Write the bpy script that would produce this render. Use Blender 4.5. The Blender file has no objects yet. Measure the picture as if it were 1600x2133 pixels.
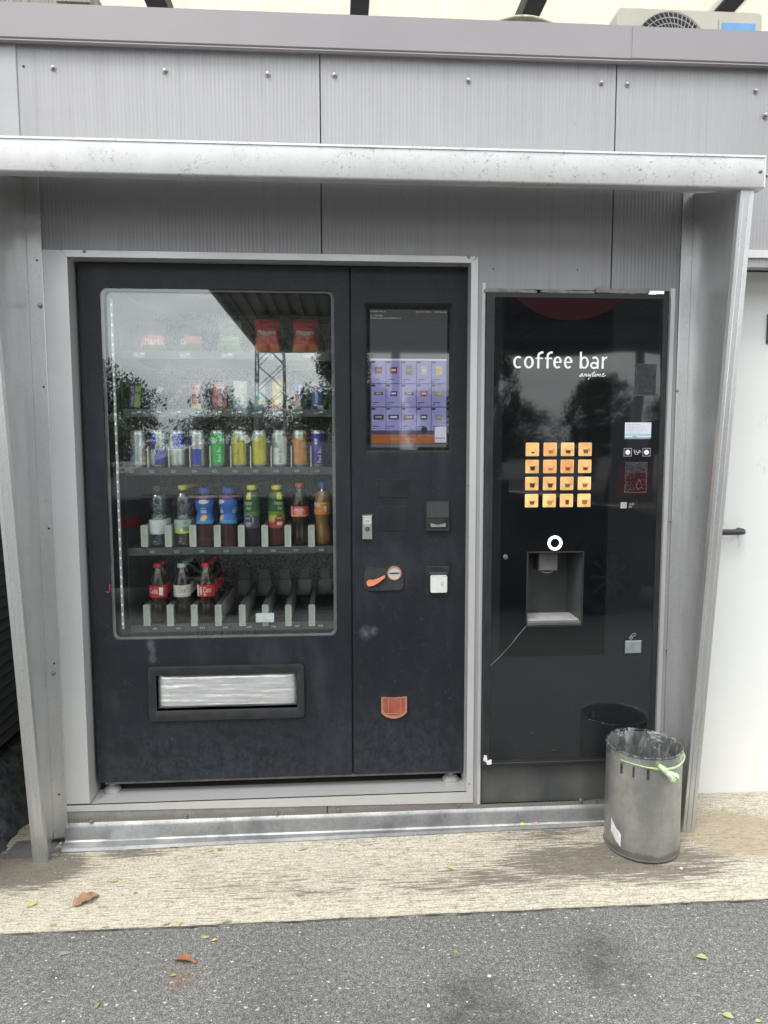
import bpy, math, random
from mathutils import Vector, Matrix, noise as mnoise
random.seed(7)
R = math.radians
sc = bpy.context.scene
C = sc.collection

# ------------------------------------------------------------------ camera
CAMY, CAMZ, FPX = -2.45, 1.40, 1480.0
def cam_rows(yaw, pitch, roll):
    cw, sw = math.cos(yaw), math.sin(yaw)
    Rz = Matrix(((cw, -sw, 0), (sw, cw, 0), (0, 0, 1)))
    W = Matrix(((1, 0, 0), (0, 0, -1), (0, 1, 0))) @ Rz
    cp, sp = math.cos(pitch), math.sin(pitch)
    Pm = Matrix(((1, 0, 0), (0, cp, -sp), (0, sp, cp)))
    cr, sr = math.cos(roll), math.sin(roll)
    return Matrix(((cr, -sr, 0), (sr, cr, 0), (0, 0, 1))) @ Pm @ W
CR = cam_rows(R(3.82), R(5.27), R(-0.12))
cd = bpy.data.cameras.new('camera')
cam = bpy.data.objects.new('camera', cd); C.objects.link(cam)
cd.sensor_fit = 'HORIZONTAL'; cd.sensor_width = 36; cd.lens = 36 * FPX / 1600
cd.clip_start = 0.05; cd.clip_end = 2000
cam.matrix_world = Matrix.Translation((0, CAMY, CAMZ)) @ Matrix((CR[0], -CR[1], -CR[2])).transposed().to_4x4()
sc.camera = cam
# survey helpers: where the sight line through a photograph point meets a real plane of the place
def ray(px, py): return CR.transposed() @ Vector((px - 800, py - 1066.5, FPX))
def P(px, py, y=0.0):
    d = ray(px, py); t = (y - CAMY) / d.y
    return (d.x * t, d.z * t + CAMZ)
def X(px, py, y=0.0): return P(px, py, y)[0]
def Z(px, py, y=0.0): return P(px, py, y)[1]
def G(px, py, z=0.0):
    d = ray(px, py); t = (z - CAMZ) / d.z
    return (d.x * t, d.y * t + CAMY)

# ------------------------------------------------------------------ sky, sun, exposure
SUN_EL, SUN_AZ = R(56), R(215)          # from the open left-front side
w = bpy.data.worlds.new('World'); sc.world = w; w.use_nodes = True
nt = w.node_tree; nt.nodes.clear()
sky = nt.nodes.new('ShaderNodeTexSky'); sky.sky_type = 'NISHITA'; sky.sun_disc = False
sky.sun_elevation = SUN_EL; sky.sun_rotation = SUN_AZ; sky.air_density = 1.2; sky.dust_density = 3.0
tc = nt.nodes.new('ShaderNodeTexCoord'); mp = nt.nodes.new('ShaderNodeMapping'); mp.inputs['Scale'].default_value = (1.0, 1.0, 3.2)
n1 = nt.nodes.new('ShaderNodeTexNoise'); n1.inputs['Scale'].default_value = 2.3; n1.inputs['Detail'].default_value = 7; n1.inputs['Roughness'].default_value = .55
rp = nt.nodes.new('ShaderNodeValToRGB')
rp.color_ramp.elements[0].position = .36; rp.color_ramp.elements[0].color = (13.6, 15, 16.4, 1)
rp.color_ramp.elements[1].position = .62; rp.color_ramp.elements[1].color = (26.4, 26.8, 26.4, 1)
mx = nt.nodes.new('ShaderNodeMix'); mx.data_type = 'RGBA'; mx.inputs[0].default_value = .94
bg = nt.nodes.new('ShaderNodeBackground'); bg.inputs['Strength'].default_value = .10
wo = nt.nodes.new('ShaderNodeOutputWorld')
L = nt.links.new
L(tc.outputs['Generated'], mp.inputs['Vector']); L(mp.outputs['Vector'], n1.inputs['Vector']); L(n1.outputs['Fac'], rp.inputs['Fac'])
L(sky.outputs['Color'], mx.inputs[6]); L(rp.outputs['Color'], mx.inputs[7]); 
sz_ = nt.nodes.new('ShaderNodeSeparateXYZ'); L(tc.outputs['Generated'], sz_.inputs[0])
mr_ = nt.nodes.new('ShaderNodeMapRange'); mr_.inputs[1].default_value = 0; mr_.inputs[2].default_value = 1; mr_.inputs[3].default_value = .74; mr_.inputs[4].default_value = 1.18; L(sz_.outputs['Z'], mr_.inputs[0])
vm_ = nt.nodes.new('ShaderNodeVectorMath'); vm_.operation = 'SCALE'; L(mx.outputs[2], vm_.inputs[0]); L(mr_.outputs[0], vm_.inputs[3]); L(vm_.outputs[0], bg.inputs['Color']); L(bg.outputs['Background'], wo.inputs['Surface'])
sd = bpy.data.lights.new('sun', 'SUN'); sd.energy = 1.5; sd.angle = R(18); sd.color = (1, .965, .91)
sun = bpy.data.objects.new('sun', sd); C.objects.link(sun)
sdir = Vector((math.sin(SUN_AZ) * math.cos(SUN_EL), math.cos(SUN_AZ) * math.cos(SUN_EL), math.sin(SUN_EL)))
sun.rotation_euler = sdir.to_track_quat('Z', 'Y').to_euler()
sc.view_settings.view_transform = 'Standard'; sc.view_settings.look = 'None'
sc.view_settings.exposure = 0.45; sc.view_settings.gamma = 1.0; sc.view_settings.use_curve_mapping = False
sc.render.engine = 'CYCLES'
sc.cycles.max_bounces = 5; sc.cycles.diffuse_bounces = 3; sc.cycles.transparent_max_bounces = 16; sc.cycles.glossy_bounces = 3

# ------------------------------------------------------------------ mesh and object helpers
class MB:
    def __init__(s): s.v = []; s.f = []; s.m = []
    def add(s, vs, fs, m=0):
        b = len(s.v); s.v += [tuple(p) for p in vs]
        for q in fs: s.f.append([b + i for i in q]); s.m.append(m)
        return s
    def box(s, x0, x1, y0, y1, z0, z1, m=0, bev=0):
        if x0 > x1: x0, x1 = x1, x0
        if y0 > y1: y0, y1 = y1, y0
        if z0 > z1: z0, z1 = z1, z0
        if bev:
            return s.rbox(x0, x1, y0, y1, z0, z1, bev, m)
        v = [(x0, y0, z0), (x1, y0, z0), (x1, y1, z0), (x0, y1, z0), (x0, y0, z1), (x1, y0, z1), (x1, y1, z1), (x0, y1, z1)]
        return s.add(v, [(0, 3, 2, 1), (4, 5, 6, 7), (0, 1, 5, 4), (1, 2, 6, 5), (2, 3, 7, 6), (3, 0, 4, 7)], m)
    def rbox(s, x0, x1, y0, y1, z0, z1, b, m=0):   # front (-y) edges chamfered
        v = [(x0 + b, y0, z0 + b), (x1 - b, y0, z0 + b), (x1 - b, y0, z1 - b), (x0 + b, y0, z1 - b),
             (x0, y0 + b, z0), (x1, y0 + b, z0), (x1, y0 + b, z1), (x0, y0 + b, z1),
             (x0, y1, z0), (x1, y1, z0), (x1, y1, z1), (x0, y1, z1)]
        f = [(0, 1, 2, 3), (11, 10, 9, 8)]
        for i in range(4):
            j = (i + 1) % 4
            f += [(i, 4 + i, 4 + j, j), (4 + i, 8 + i, 8 + j, 4 + j)]
        return s.add(v, f, m)
    def plate(s, pts, y0, y1, m=0):               # outline in x,z (counter-clockwise seen from -y), depth y0 (front)..y1
        n = len(pts)
        v = [(x, y0, z) for x, z in pts] + [(x, y1, z) for x, z in pts]
        f = [tuple(range(n)), tuple(range(2 * n - 1, n - 1, -1))]
        f += [(i, n + i, n + (i + 1) % n, (i + 1) % n) for i in range(n)]
        return s.add(v, f, m)
    def prism(s, pts, a0, a1, axis='x', m=0):      # outline extruded along an axis
        n = len(pts)
        def mk(p, a): return (a, p[0], p[1]) if axis == 'x' else ((p[0], p[1], a) if axis == 'z' else (p[0], a, p[1]))
        v = [mk(p, a0) for p in pts] + [mk(p, a1) for p in pts]
        f = [tuple(range(n)), tuple(range(2 * n - 1, n - 1, -1))]
        f += [(i, n + i, n + (i + 1) % n, (i + 1) % n) for i in range(n)]
        return s.add(v, f, m)
    def holed(s, xs, zs, holes, y0, y1, m=0):      # rectangular plate y0 (front)..y1 with rectangular holes
        xs = sorted(set(xs + [h[i] for h in holes for i in (0, 1)])); zs = sorted(set(zs + [h[i] for h in holes for i in (2, 3)]))
        def solid(i, j):
            if i < 0 or j < 0 or i >= len(xs) - 1 or j >= len(zs) - 1: return False
            cx, cz = (xs[i] + xs[i + 1]) / 2, (zs[j] + zs[j + 1]) / 2
            return not any(h[0] < cx < h[1] and h[2] < cz < h[3] for h in holes)
        idx = {}; v = []
        def V(i, j, k):
            q = (i, j, k)
            if q not in idx: idx[q] = len(v); v.append((xs[i], (y0, y1)[k], zs[j]))
            return idx[q]
        f = []
        for i in range(len(xs) - 1):
            for j in range(len(zs) - 1):
                if not solid(i, j): continue
                f.append((V(i, j, 0), V(i + 1, j, 0), V(i + 1, j + 1, 0), V(i, j + 1, 0)))
                f.append((V(i, j + 1, 1), V(i + 1, j + 1, 1), V(i + 1, j, 1), V(i, j, 1)))
                if not solid(i - 1, j): f.append((V(i, j, 0), V(i, j + 1, 0), V(i, j + 1, 1), V(i, j, 1)))
                if not solid(i + 1, j): f.append((V(i + 1, j, 0), V(i + 1, j, 1), V(i + 1, j + 1, 1), V(i + 1, j + 1, 0)))
                if not solid(i, j - 1): f.append((V(i, j, 0), V(i, j, 1), V(i + 1, j, 1), V(i + 1, j, 0)))
                if not solid(i, j + 1): f.append((V(i, j + 1, 0), V(i + 1, j + 1, 0), V(i + 1, j + 1, 1), V(i, j + 1, 1)))
        return s.add(v, f, m)
    def lathe(s, prof, c=(0, 0, 0), seg=24, m=0, fn=None, sub=1, cap=True, axis='z', a0=0.0, a1=2 * math.pi):
        pr = []
        for i in range(len(prof) - 1):
            for k in range(sub):
                t = k / sub; pr.append((prof[i][0] * (1 - t) + prof[i + 1][0] * t, prof[i][1] * (1 - t) + prof[i + 1][1] * t))
        pr.append(prof[-1])
        full = abs(a1 - a0 - 2 * math.pi) < 1e-6
        nn = seg if full else seg + 1
        b = len(s.v)
        for r, z in pr:
            for k in range(nn):
                a = a0 + (a1 - a0) * k / seg
                x, y = r * math.sin(a), -r * math.cos(a)      # a = 0 faces -y
                s.v.append((c[0] + x, c[1] + y, c[2] + z) if axis == 'z' else (c[0] + x, c[1] + z, c[2] - y))
        for i in range(len(pr) - 1):
            for k in range(seg):
                k2 = (k + 1) % nn
                a = a0 + (a1 - a0) * (k + .5) / seg
                if a > math.pi: a -= 2 * math.pi
                zz = (pr[i][1] + pr[i + 1][1]) / 2
                mm = fn(a, zz) if fn else m
                q = [b + i * nn + k, b + i * nn + k2, b + (i + 1) * nn + k2, b + (i + 1) * nn + k]
                s.f.append(q); s.m.append(mm)
        if cap and full:
            for i, rev in ((0, True), (len(pr) - 1, False)):
                if pr[i][0] > 1e-5:
                    q = [b + i * nn + k for k in range(nn)]
                    if rev: q.reverse()
                    if axis != 'z': q.reverse()
                    a = 0; zz = pr[i][1]
                    s.f.append(q); s.m.append(fn(a, zz) if fn else m)
        return s
    def tube(s, pts, r, seg=6, m=0, cap=True):
        pts = [Vector(p) for p in pts]; n = len(pts)
        rr = r if isinstance(r, (list, tuple)) else [r] * n
        b = len(s.v); up = None
        for i, p in enumerate(pts):
            t = (pts[min(i + 1, n - 1)] - pts[max(i - 1, 0)]).normalized()
            if up is None:
                up = Vector((0, 0, 1)) if abs(t.z) < .9 else Vector((1, 0, 0))
            u = t.cross(up)
            if u.length < 1e-6: u = t.cross(Vector((.3, .5, .8)))
            u.normalize(); v = u.cross(t).normalized(); up = v
            for k in range(seg):
                a = 2 * math.pi * k / seg
                q = p + (u * math.cos(a) + v * math.sin(a)) * rr[i]; s.v.append(tuple(q))
        for i in range(n - 1):
            for k in range(seg):
                k2 = (k + 1) % seg
                s.f.append([b + i * seg + k, b + (i + 1) * seg + k, b + (i + 1) * seg + k2, b + i * seg + k2]); s.m.append(m)
        if cap:
            s.f.append([b + k for k in range(seg)]); s.m.append(m)
            s.f.append([b + (n - 1) * seg + k for k in range(seg)][::-1]); s.m.append(m)
        return s
    def disc(s, cx, y, cz, r, seg=16, m=0, th=.0015):
        return s.plate([(cx + r * math.cos(2 * math.pi * k / seg), cz + r * math.sin(2 * math.pi * k / seg)) for k in range(seg)], y, y + th, m)
    def ring(s, cx, y, cz, r0, r1, seg=28, m=0, th=.002):
        n = seg; v = []
        for yy in (y, y + th):
            for r in (r0, r1):
                v += [(cx + r * math.cos(2 * math.pi * k / n), yy, cz + r * math.sin(2 * math.pi * k / n)) for k in range(n)]
        f = []
        for k in range(n):
            j = (k + 1) % n
            f += [(k, n + k, n + j, j), (n + k, 3 * n + k, 3 * n + j, n + j), (2 * n + k, k, j, 2 * n + j)]
        return s.add(v, f, m)
    def grid(s, fn, nu, nv, m=0, flip=False):
        b = len(s.v)
        for j in range(nv + 1):
            for i in range(nu + 1): s.v.append(tuple(fn(i / nu, j / nv)))
        for j in range(nv):
            for i in range(nu):
                q = [b + j * (nu + 1) + i, b + j * (nu + 1) + i + 1, b + (j + 1) * (nu + 1) + i + 1, b + (j + 1) * (nu + 1) + i]
                s.f.append(q[::-1] if flip else q); s.m.append(m)
        return s
    def mesh(s, name, mats, org=(0, 0, 0), smooth=False):
        me = bpy.data.meshes.new(name)
        me.from_pydata([(x - org[0], y - org[1], z - org[2]) for x, y, z in s.v], [], s.f)
        for q in (mats if isinstance(mats, (list, tuple)) else [mats]): me.materials.append(q)
        me.polygons.foreach_set('material_index', s.m)
        if smooth:
            me.polygons.foreach_set('use_smooth', [True] * len(me.polygons))
            try: me.set_sharp_from_angle(angle=R(smooth if smooth is not True else 40))
            except Exception: pass
        me.update(); return me
ORG = {}
def obj(name, mb, mats, parent=None, smooth=False):
    org = ORG.get(parent.name, (0, 0, 0)) if parent else (0, 0, 0)
    o = bpy.data.objects.new(name, mb.mesh(name, mats, org, smooth)); C.objects.link(o)
    if parent: o.parent = parent; ORG[o.name] = org
    return o
def tag(o, label=None, cat=None, group=None, kind=None):
    if label: o['label'] = label
    if cat: o['category'] = cat
    if group: o['group'] = group
    if kind: o['kind'] = kind
    return o
def thing(name, label, cat, loc=(0, 0, 0), group=None):
    o = bpy.data.objects.new(name, None); C.objects.link(o); o.location = loc; o.empty_display_size = .05
    ORG[o.name] = loc
    return tag(o, label, cat, group)
def single(name, mb, mats, label, cat, loc=(0, 0, 0), group=None, smooth=False):
    o = bpy.data.objects.new(name, mb.mesh(name, mats, loc, smooth)); C.objects.link(o); o.location = loc
    return tag(o, label, cat, group)
def struct(name, mb, mats, smooth=False):
    o = obj(name, mb, mats, None, smooth); o['kind'] = 'structure'; return o
def copy_tree(o, parent=None):
    c = o.copy(); C.objects.link(c); c.parent = parent
    for ch in [q for q in CHILD.get(o.name, [])]: copy_tree(ch, c)
    return c
CHILD = {}
def note(o):
    CHILD[o.name] = list(o.children)
    for q in o.children: note(q)
def moved(o, loc, label, rz=0.0, group=None):
    o.location = loc; o.rotation_euler[2] = rz; o['label'] = label
    if group: o['group'] = group
    return o
_tc = {}
def tmesh(s, shear=0.0):
    k = (s, shear)
    if k in _tc: return _tc[k]
    cu = bpy.data.curves.new('lettering', 'FONT'); cu.body = s; cu.size = 1.0; cu.align_x = 'CENTER'; cu.align_y = 'CENTER'; cu.resolution_u = 3; cu.shear = shear
    o = bpy.data.objects.new('lettering', cu)
    me = o.to_mesh(); vs = [(v.co.x, v.co.y) for v in me.vertices]; fs = [tuple(p.vertices) for p in me.polygons]
    o.to_mesh_clear(); bpy.data.objects.remove(o); bpy.data.curves.remove(cu)
    if vs:
        x0, x1 = min(a for a, b in vs), max(a for a, b in vs); z0, z1 = min(b for a, b in vs), max(b for a, b in vs)
    else: x0 = x1 = z0 = z1 = 0
    _tc[k] = (vs, fs, (x0, x1, z0, z1)); return _tc[k]
def text(mb, s, cx, cz, y, w=None, h=None, m=0, rot=0.0, shear=0.0):   # flat lettering on plane y, fitted to w and/or h
    vs, fs, (x0, x1, z0, z1) = tmesh(s, shear)
    if not vs: return mb
    sx = (w / (x1 - x0)) if w else None; sz = (h / (z1 - z0)) if h else None
    if sx is None: sx = sz
    if sz is None: sz = sx
    mx_, mz = (x0 + x1) / 2, (z0 + z1) / 2; c_, s_ = math.cos(rot), math.sin(rot); out = []
    for a, b in vs:
        u, q = (a - mx_) * sx, (b - mz) * sz
        out.append((cx + u * c_ - q * s_, y, cz + u * s_ + q * c_))
    return mb.add(out, fs, m)
def wtext(mb, s, r, cz, a0, w, h, m=0, rot=0.0):     # lettering wrapped on an upright cylinder of radius r
    t = MB(); text(t, s, 0, cz, 0, w, h, 0, rot)
    return mb.add([(r * math.sin(a0 + x / r), -r * math.cos(a0 + x / r), z) for x, y, z in t.v], t.f, m)
def rr(x0, x1, z0, z1, r, n=5):                      # rounded rectangle outline
    o = []
    for cx, cz, a in ((x1 - r, z1 - r, 0), (x0 + r, z1 - r, 90), (x0 + r, z0 + r, 180), (x1 - r, z0 + r, 270)):
        o += [(cx + r * math.cos(R(a + 90 * k / n)), cz + r * math.sin(R(a + 90 * k / n))) for k in range(n + 1)]
    return o

# ------------------------------------------------------------------ materials
def newmat(name):
    m = bpy.data.materials.new(name); m.use_nodes = True; t = m.node_tree; t.nodes.clear()
    return m, t
def nd(t, typ, **kw):
    n = t.nodes.new(typ)
    for k, v in kw.items():
        if k in n.inputs: n.inputs[k].default_value = v
        else: setattr(n, k, v)
    return n
def ramp(t, fac, els):
    r = t.nodes.new('ShaderNodeValToRGB'); e = r.color_ramp.elements
    while len(e) < len(els): e.new(.5)
    for i, (p, c) in enumerate(els):
        e[i].position = p; e[i].color = (c, c, c, 1) if isinstance(c, (int, float)) else (*c, 1)
    t.links.new(fac, r.inputs['Fac']); return r.outputs['Color']
def noise(t, vec, scale, detail=4, rough=.55, dist=0):
    n = nd(t, 'ShaderNodeTexNoise', Scale=scale, Detail=detail, Roughness=rough, Distortion=dist)
    t.links.new(vec, n.inputs['Vector']); return n.outputs['Fac']
def mixc(t, fac, a, b, mode='MIX'):
    n = t.nodes.new('ShaderNodeMix'); n.data_type = 'RGBA'; n.blend_type = mode
    for s, v in ((0, fac), (6, a), (7, b)):
        if isinstance(v, (int, float)): n.inputs[s].default_value = v if s == 0 else (v, v, v, 1)
        elif isinstance(v, tuple): n.inputs[s].default_value = (*v, 1)
        else: t.links.new(v, n.inputs[s])
    return n.outputs[2]
def mth(t, op, a, b=0.0, clamp=False):
    n = t.nodes.new('ShaderNodeMath'); n.operation = op; n.use_clamp = clamp
    for i, v in ((0, a), (1, b)):
        if isinstance(v, (int, float)): n.inputs[i].default_value = v
        else: t.links.new(v, n.inputs[i])
    return n.outputs[0]
def coords(t, scale=(1, 1, 1), loc=(0, 0, 0), rot=(0, 0, 0)):
    c = t.nodes.new('ShaderNodeTexCoord'); m = t.nodes.new('ShaderNodeMapping')
    m.inputs['Scale'].default_value = scale; m.inputs['Location'].default_value = loc; m.inputs['Rotation'].default_value = rot
    t.links.new(c.outputs['Object'], m.inputs['Vector']); return m.outputs['Vector']
def bump(t, h, strength=.3, dist=.002, nrm=None):
    b = nd(t, 'ShaderNodeBump', Strength=strength, Distance=dist); t.links.new(h, b.inputs['Height'])
    if nrm: t.links.new(nrm, b.inputs['Normal'])
    return b.outputs['Normal']
def finish(t, color, rough=.5, metal=0.0, spec=.5, nrm=None, emit=None, estr=0.0, alpha=None, coat=0.0, sheen=0.0, trans=0.0):
    b = t.nodes.new('ShaderNodeBsdfPrincipled'); o = t.nodes.new('ShaderNodeOutputMaterial')
    def put(k, v):
        if v is None: return
        if isinstance(v, tuple): b.inputs[k].default_value = (*v, 1)
        elif isinstance(v, (int, float)): b.inputs[k].default_value = v
        else: t.links.new(v, b.inputs[k])
    put('Base Color', color); put('Roughness', rough); put('Metallic', metal); put('Specular IOR Level', spec); put('Coat Weight', coat)
    if nrm: t.links.new(nrm, b.inputs['Normal'])
    if emit is not None: put('Emission Color', emit); put('Emission Strength', estr)
    t.links.new(b.outputs[0], o.inputs['Surface']); return b
def pm(name, c1, c2=None, scale=6, stretch=(1, 1, 1), rough=.5, r2=None, metal=0.0, spec=.5, bs=0, bstr=.2, bd=.001, lo=.35, hi=.65, emit=None, estr=0, coat=0, detail=5):
    m, t = newmat(name); v = coords(t, stretch); f = noise(t, v, scale, detail)
    c2 = c2 or tuple(q * .82 for q in c1)
    col = ramp(t, f, [(lo, c1), (hi, c2)])
    ro = ramp(t, f, [(lo, rough), (hi, r2 if r2 is not None else min(1, rough * 1.25))])
    nrm = bump(t, noise(t, v, bs, 3), bstr, bd) if bs else None
    finish(t, col, ro, metal, spec, nrm, emit, estr, coat=coat); return m
_cm = {}
def cm(r, g, b, rough=.35, metal=0.0, emit=0.0):      # product colours and print
    k = (r, g, b, rough, metal, emit)
    if k not in _cm:
        m, t = newmat('print_colour'); v = coords(t); f = noise(t, v, 45, 3)
        col = ramp(t, f, [(.3, (r, g, b)), (.75, (r * .86, g * .86, b * .86))])
        finish(t, col, rough, metal, .5, None, (r, g, b) if emit else None, emit); _cm[k] = m
    return _cm[k]
def thin_glass(name, tint=(1, 1, 1), f0=.04, rough=.0, wav=0.0, dust=0.0, wscale=2.0, dsc=90, dlo=.62, dhi=.78, dstr=(1, 1, 1)):
    m, t = newmat(name); lw = nd(t, 'ShaderNodeLayerWeight', Blend=.5)
    fac = mth(t, 'ADD', mth(t, 'MULTIPLY', mth(t, 'POWER', lw.outputs['Facing'], 5.0), 1 - f0), f0)
    tr = nd(t, 'ShaderNodeBsdfTransparent'); tr.inputs[0].default_value = (*tint, 1)
    gl = nd(t, 'ShaderNodeBsdfGlossy', Roughness=rough); gl.inputs[0].default_value = (1, 1, 1, 1)
    if wav:
        n = bump(t, noise(t, coords(t), wscale, 1), wav, .01); t.links.new(n, gl.inputs['Normal'])
    mxs = nd(t, 'ShaderNodeMixShader'); t.links.new(fac, mxs.inputs[0]); t.links.new(tr.outputs[0], mxs.inputs[1]); t.links.new(gl.outputs[0], mxs.inputs[2])
    out = mxs.outputs[0]
    if dust:
        df = nd(t, 'ShaderNodeBsdfDiffuse'); df.inputs[0].default_value = (.7, .7, .66, 1)
        ms = nd(t, 'ShaderNodeMixShader')
        d = ramp(t, noise(t, coords(t, dstr), dsc, 6, .7), [(dlo, 0.0), (dhi, dust)])
        t.links.new(d, ms.inputs[0]); t.links.new(out, ms.inputs[1]); t.links.new(df.outputs[0], ms.inputs[2]); out = ms.outputs[0]
    o = t.nodes.new('ShaderNodeOutputMaterial'); t.links.new(out, o.inputs['Surface']); return m
def blob(t, c, rad, k=1.0, sc_=(1, 1, 1)):            # 1 inside, fading to 0: a stain with a place of its own
    v = coords(t, sc_, tuple(-c[i] * sc_[i] for i in range(3))); n = t.nodes.new('ShaderNodeVectorMath'); n.operation = 'LENGTH'; t.links.new(v, n.inputs[0])
    mr = nd(t, 'ShaderNodeMapRange'); mr.interpolation_type = 'SMOOTHSTEP'; mr.inputs[1].default_value = 0; mr.inputs[2].default_value = rad; mr.inputs[3].default_value = k; mr.inputs[4].default_value = 0
    t.links.new(n.outputs['Value'], mr.inputs[0]); return mr.outputs[0]

def mk_asphalt():
    m, t = newmat('asphalt'); v = coords(t)
    base = ramp(t, noise(t, v, 1.6, 5), [(.3, (.112, .109, .101)), (.7, (.150, .146, .136))])
    fine = noise(t, v, 250, 3, .85)
    c = mixc(t, 1.0, base, ramp(t, fine, [(.33, .18), (.48, .82), (.66, 2.1)]), 'MULTIPLY')
    c = mixc(t, .8, c, ramp(t, noise(t, v, 70, 3, .7), [(.34, .55), (.5, 1.0), (.66, 1.45)]), 'MULTIPLY')
    vo = nd(t, 'ShaderNodeTexVoronoi', Scale=95.0, Randomness=1.0); t.links.new(coords(t, (1, 1.7, 1), rot=(0, 0, .5)), vo.inputs['Vector'])
    rnd = nd(t, 'ShaderNodeSeparateColor'); t.links.new(vo.outputs['Color'], rnd.inputs[0])
    st = mth(t, 'MULTIPLY', ramp(t, vo.outputs['Distance'], [(.18, 1.0), (.40, 0.0)]), mth(t, 'GREATER_THAN', rnd.outputs[0], .76))
    c = mixc(t, mth(t, 'MULTIPLY', st, .8), c, ramp(t, rnd.outputs[1], [(0, (.16, .155, .145)), (.7, (.36, .345, .31)), (1, (.55, .53, .48))]))
    vo2 = nd(t, 'ShaderNodeTexVoronoi', Scale=34.0); t.links.new(coords(t, (1, 1.6, 1), (3, 2, 0)), vo2.inputs['Vector'])
    rn2 = nd(t, 'ShaderNodeSeparateColor'); t.links.new(vo2.outputs['Color'], rn2.inputs[0])
    s2 = mth(t, 'MULTIPLY', ramp(t, vo2.outputs['Distance'], [(.12, 1.0), (.2, 0.0)]), mth(t, 'GREATER_THAN', rn2.outputs[0], .84))
    c = mixc(t, mth(t, 'MULTIPLY', s2, .8), c, (.5, .48, .44))
    blots = None
    for cx, cy, rd, k in ((.33, -.86, .22, .72), (.72, -.68, .18, .62), (-.18, -.80, .10, .2), (-.75, -.62, .05, .4), (1.6, -.9, .2, .3), (.2, -1.0, .3, .3)):
        b = blob(t, (cx, cy, 0), rd, k, (1, .8, 1)); blots = b if blots is None else mth(t, 'MAXIMUM', blots, b)
    c = mixc(t, mth(t, 'MULTIPLY', blots, ramp(t, noise(t, v, 14, 4), [(.35, .3), (.6, 1.0)])), c, (.028, .026, .025))
    rust = blob(t, (-.42, -.66, 0), .07, .35); c = mixc(t, rust, c, (.16, .07, .04))
    h = mth(t, 'ADD', mth(t, 'MULTIPLY', fine, .6), mth(t, 'MULTIPLY', st, .5))
    finish(t, c, ramp(t, fine, [(.3, .95), (.7, .7)]), 0, .3, bump(t, h, .5, .003)); return m
def mk_concrete():
    m, t = newmat('brushed_concrete'); v = coords(t); vs = coords(t, (.15, 1, 1), rot=(0, 0, R(-.6)))
    streak = noise(t, vs, 150, 4, .72); mid = noise(t, coords(t, (.45, 1, 1)), 22, 5, .68); grain = noise(t, v, 150, 4, .8)
    base = ramp(t, noise(t, v, 2.2, 4), [(.3, (.47, .428, .335)), (.7, (.43, .395, .32))])
    c = mixc(t, .75, base, ramp(t, streak, [(.34, .34), (.45, .86), (.60, 1.18)]), 'MULTIPLY')
    c = mixc(t, .85, c, ramp(t, grain, [(.34, .46), (.5, 1.0), (.68, 1.32)]), 'MULTIPLY')
    pits = ramp(t, noise(t, coords(t, (.6, 1, 1)), 60, 4, .8), [(.60, 0.0), (.66, .75)]); c = mixc(t, pits, c, (.17, .145, .11))
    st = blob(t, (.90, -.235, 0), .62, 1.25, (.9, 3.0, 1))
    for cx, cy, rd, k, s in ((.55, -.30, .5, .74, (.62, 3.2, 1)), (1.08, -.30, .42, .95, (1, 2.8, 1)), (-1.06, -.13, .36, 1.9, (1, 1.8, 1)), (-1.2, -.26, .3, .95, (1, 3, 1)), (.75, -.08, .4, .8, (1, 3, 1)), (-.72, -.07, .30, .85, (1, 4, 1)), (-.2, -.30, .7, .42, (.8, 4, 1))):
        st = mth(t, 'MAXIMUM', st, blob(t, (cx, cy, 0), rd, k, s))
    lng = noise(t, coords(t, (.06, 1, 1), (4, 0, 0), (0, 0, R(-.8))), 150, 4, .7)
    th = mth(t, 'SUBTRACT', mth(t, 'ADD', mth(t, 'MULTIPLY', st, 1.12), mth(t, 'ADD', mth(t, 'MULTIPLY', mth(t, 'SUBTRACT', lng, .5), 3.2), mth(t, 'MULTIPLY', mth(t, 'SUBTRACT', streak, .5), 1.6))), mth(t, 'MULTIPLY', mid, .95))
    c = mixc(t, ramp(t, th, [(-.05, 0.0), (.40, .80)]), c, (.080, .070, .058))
    mud = blob(t, (1.42, -.12, 0), .36, 1.0, (.9, 1.3, 1))
    c = mixc(t, ramp(t, mth(t, 'SUBTRACT', mud, mth(t, 'MULTIPLY', mid, .6)), [(.05, 0.0), (.3, .62)]), c, (.27, .21, .135))
    ck = nd(t, 'ShaderNodeTexVoronoi', Scale=1.7); ck.feature = 'DISTANCE_TO_EDGE'
    wv = t.nodes.new('ShaderNodeVectorMath'); wv.operation = 'ADD'; t.links.new(v, wv.inputs[0])
    nv = nd(t, 'ShaderNodeTexNoise', Scale=9.0); t.links.new(v, nv.inputs['Vector'])
    sv = t.nodes.new('ShaderNodeVectorMath'); sv.operation = 'SCALE'; sv.inputs[3].default_value = .12; t.links.new(nv.outputs['Color'], sv.inputs[0]); t.links.new(sv.outputs[0], wv.inputs[1]); t.links.new(wv.outputs[0], ck.inputs['Vector'])
    crack = ramp(t, ck.outputs['Distance'], [(.0, .30), (.0016, 0.0)]); c = mixc(t, crack, c, (.13, .10, .07))
    h = mth(t, 'ADD', mth(t, 'MULTIPLY', streak, .8), mth(t, 'MULTIPLY', grain, .45))
    finish(t, c, .9, 0, .25, bump(t, h, .8, .004)); return m
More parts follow.
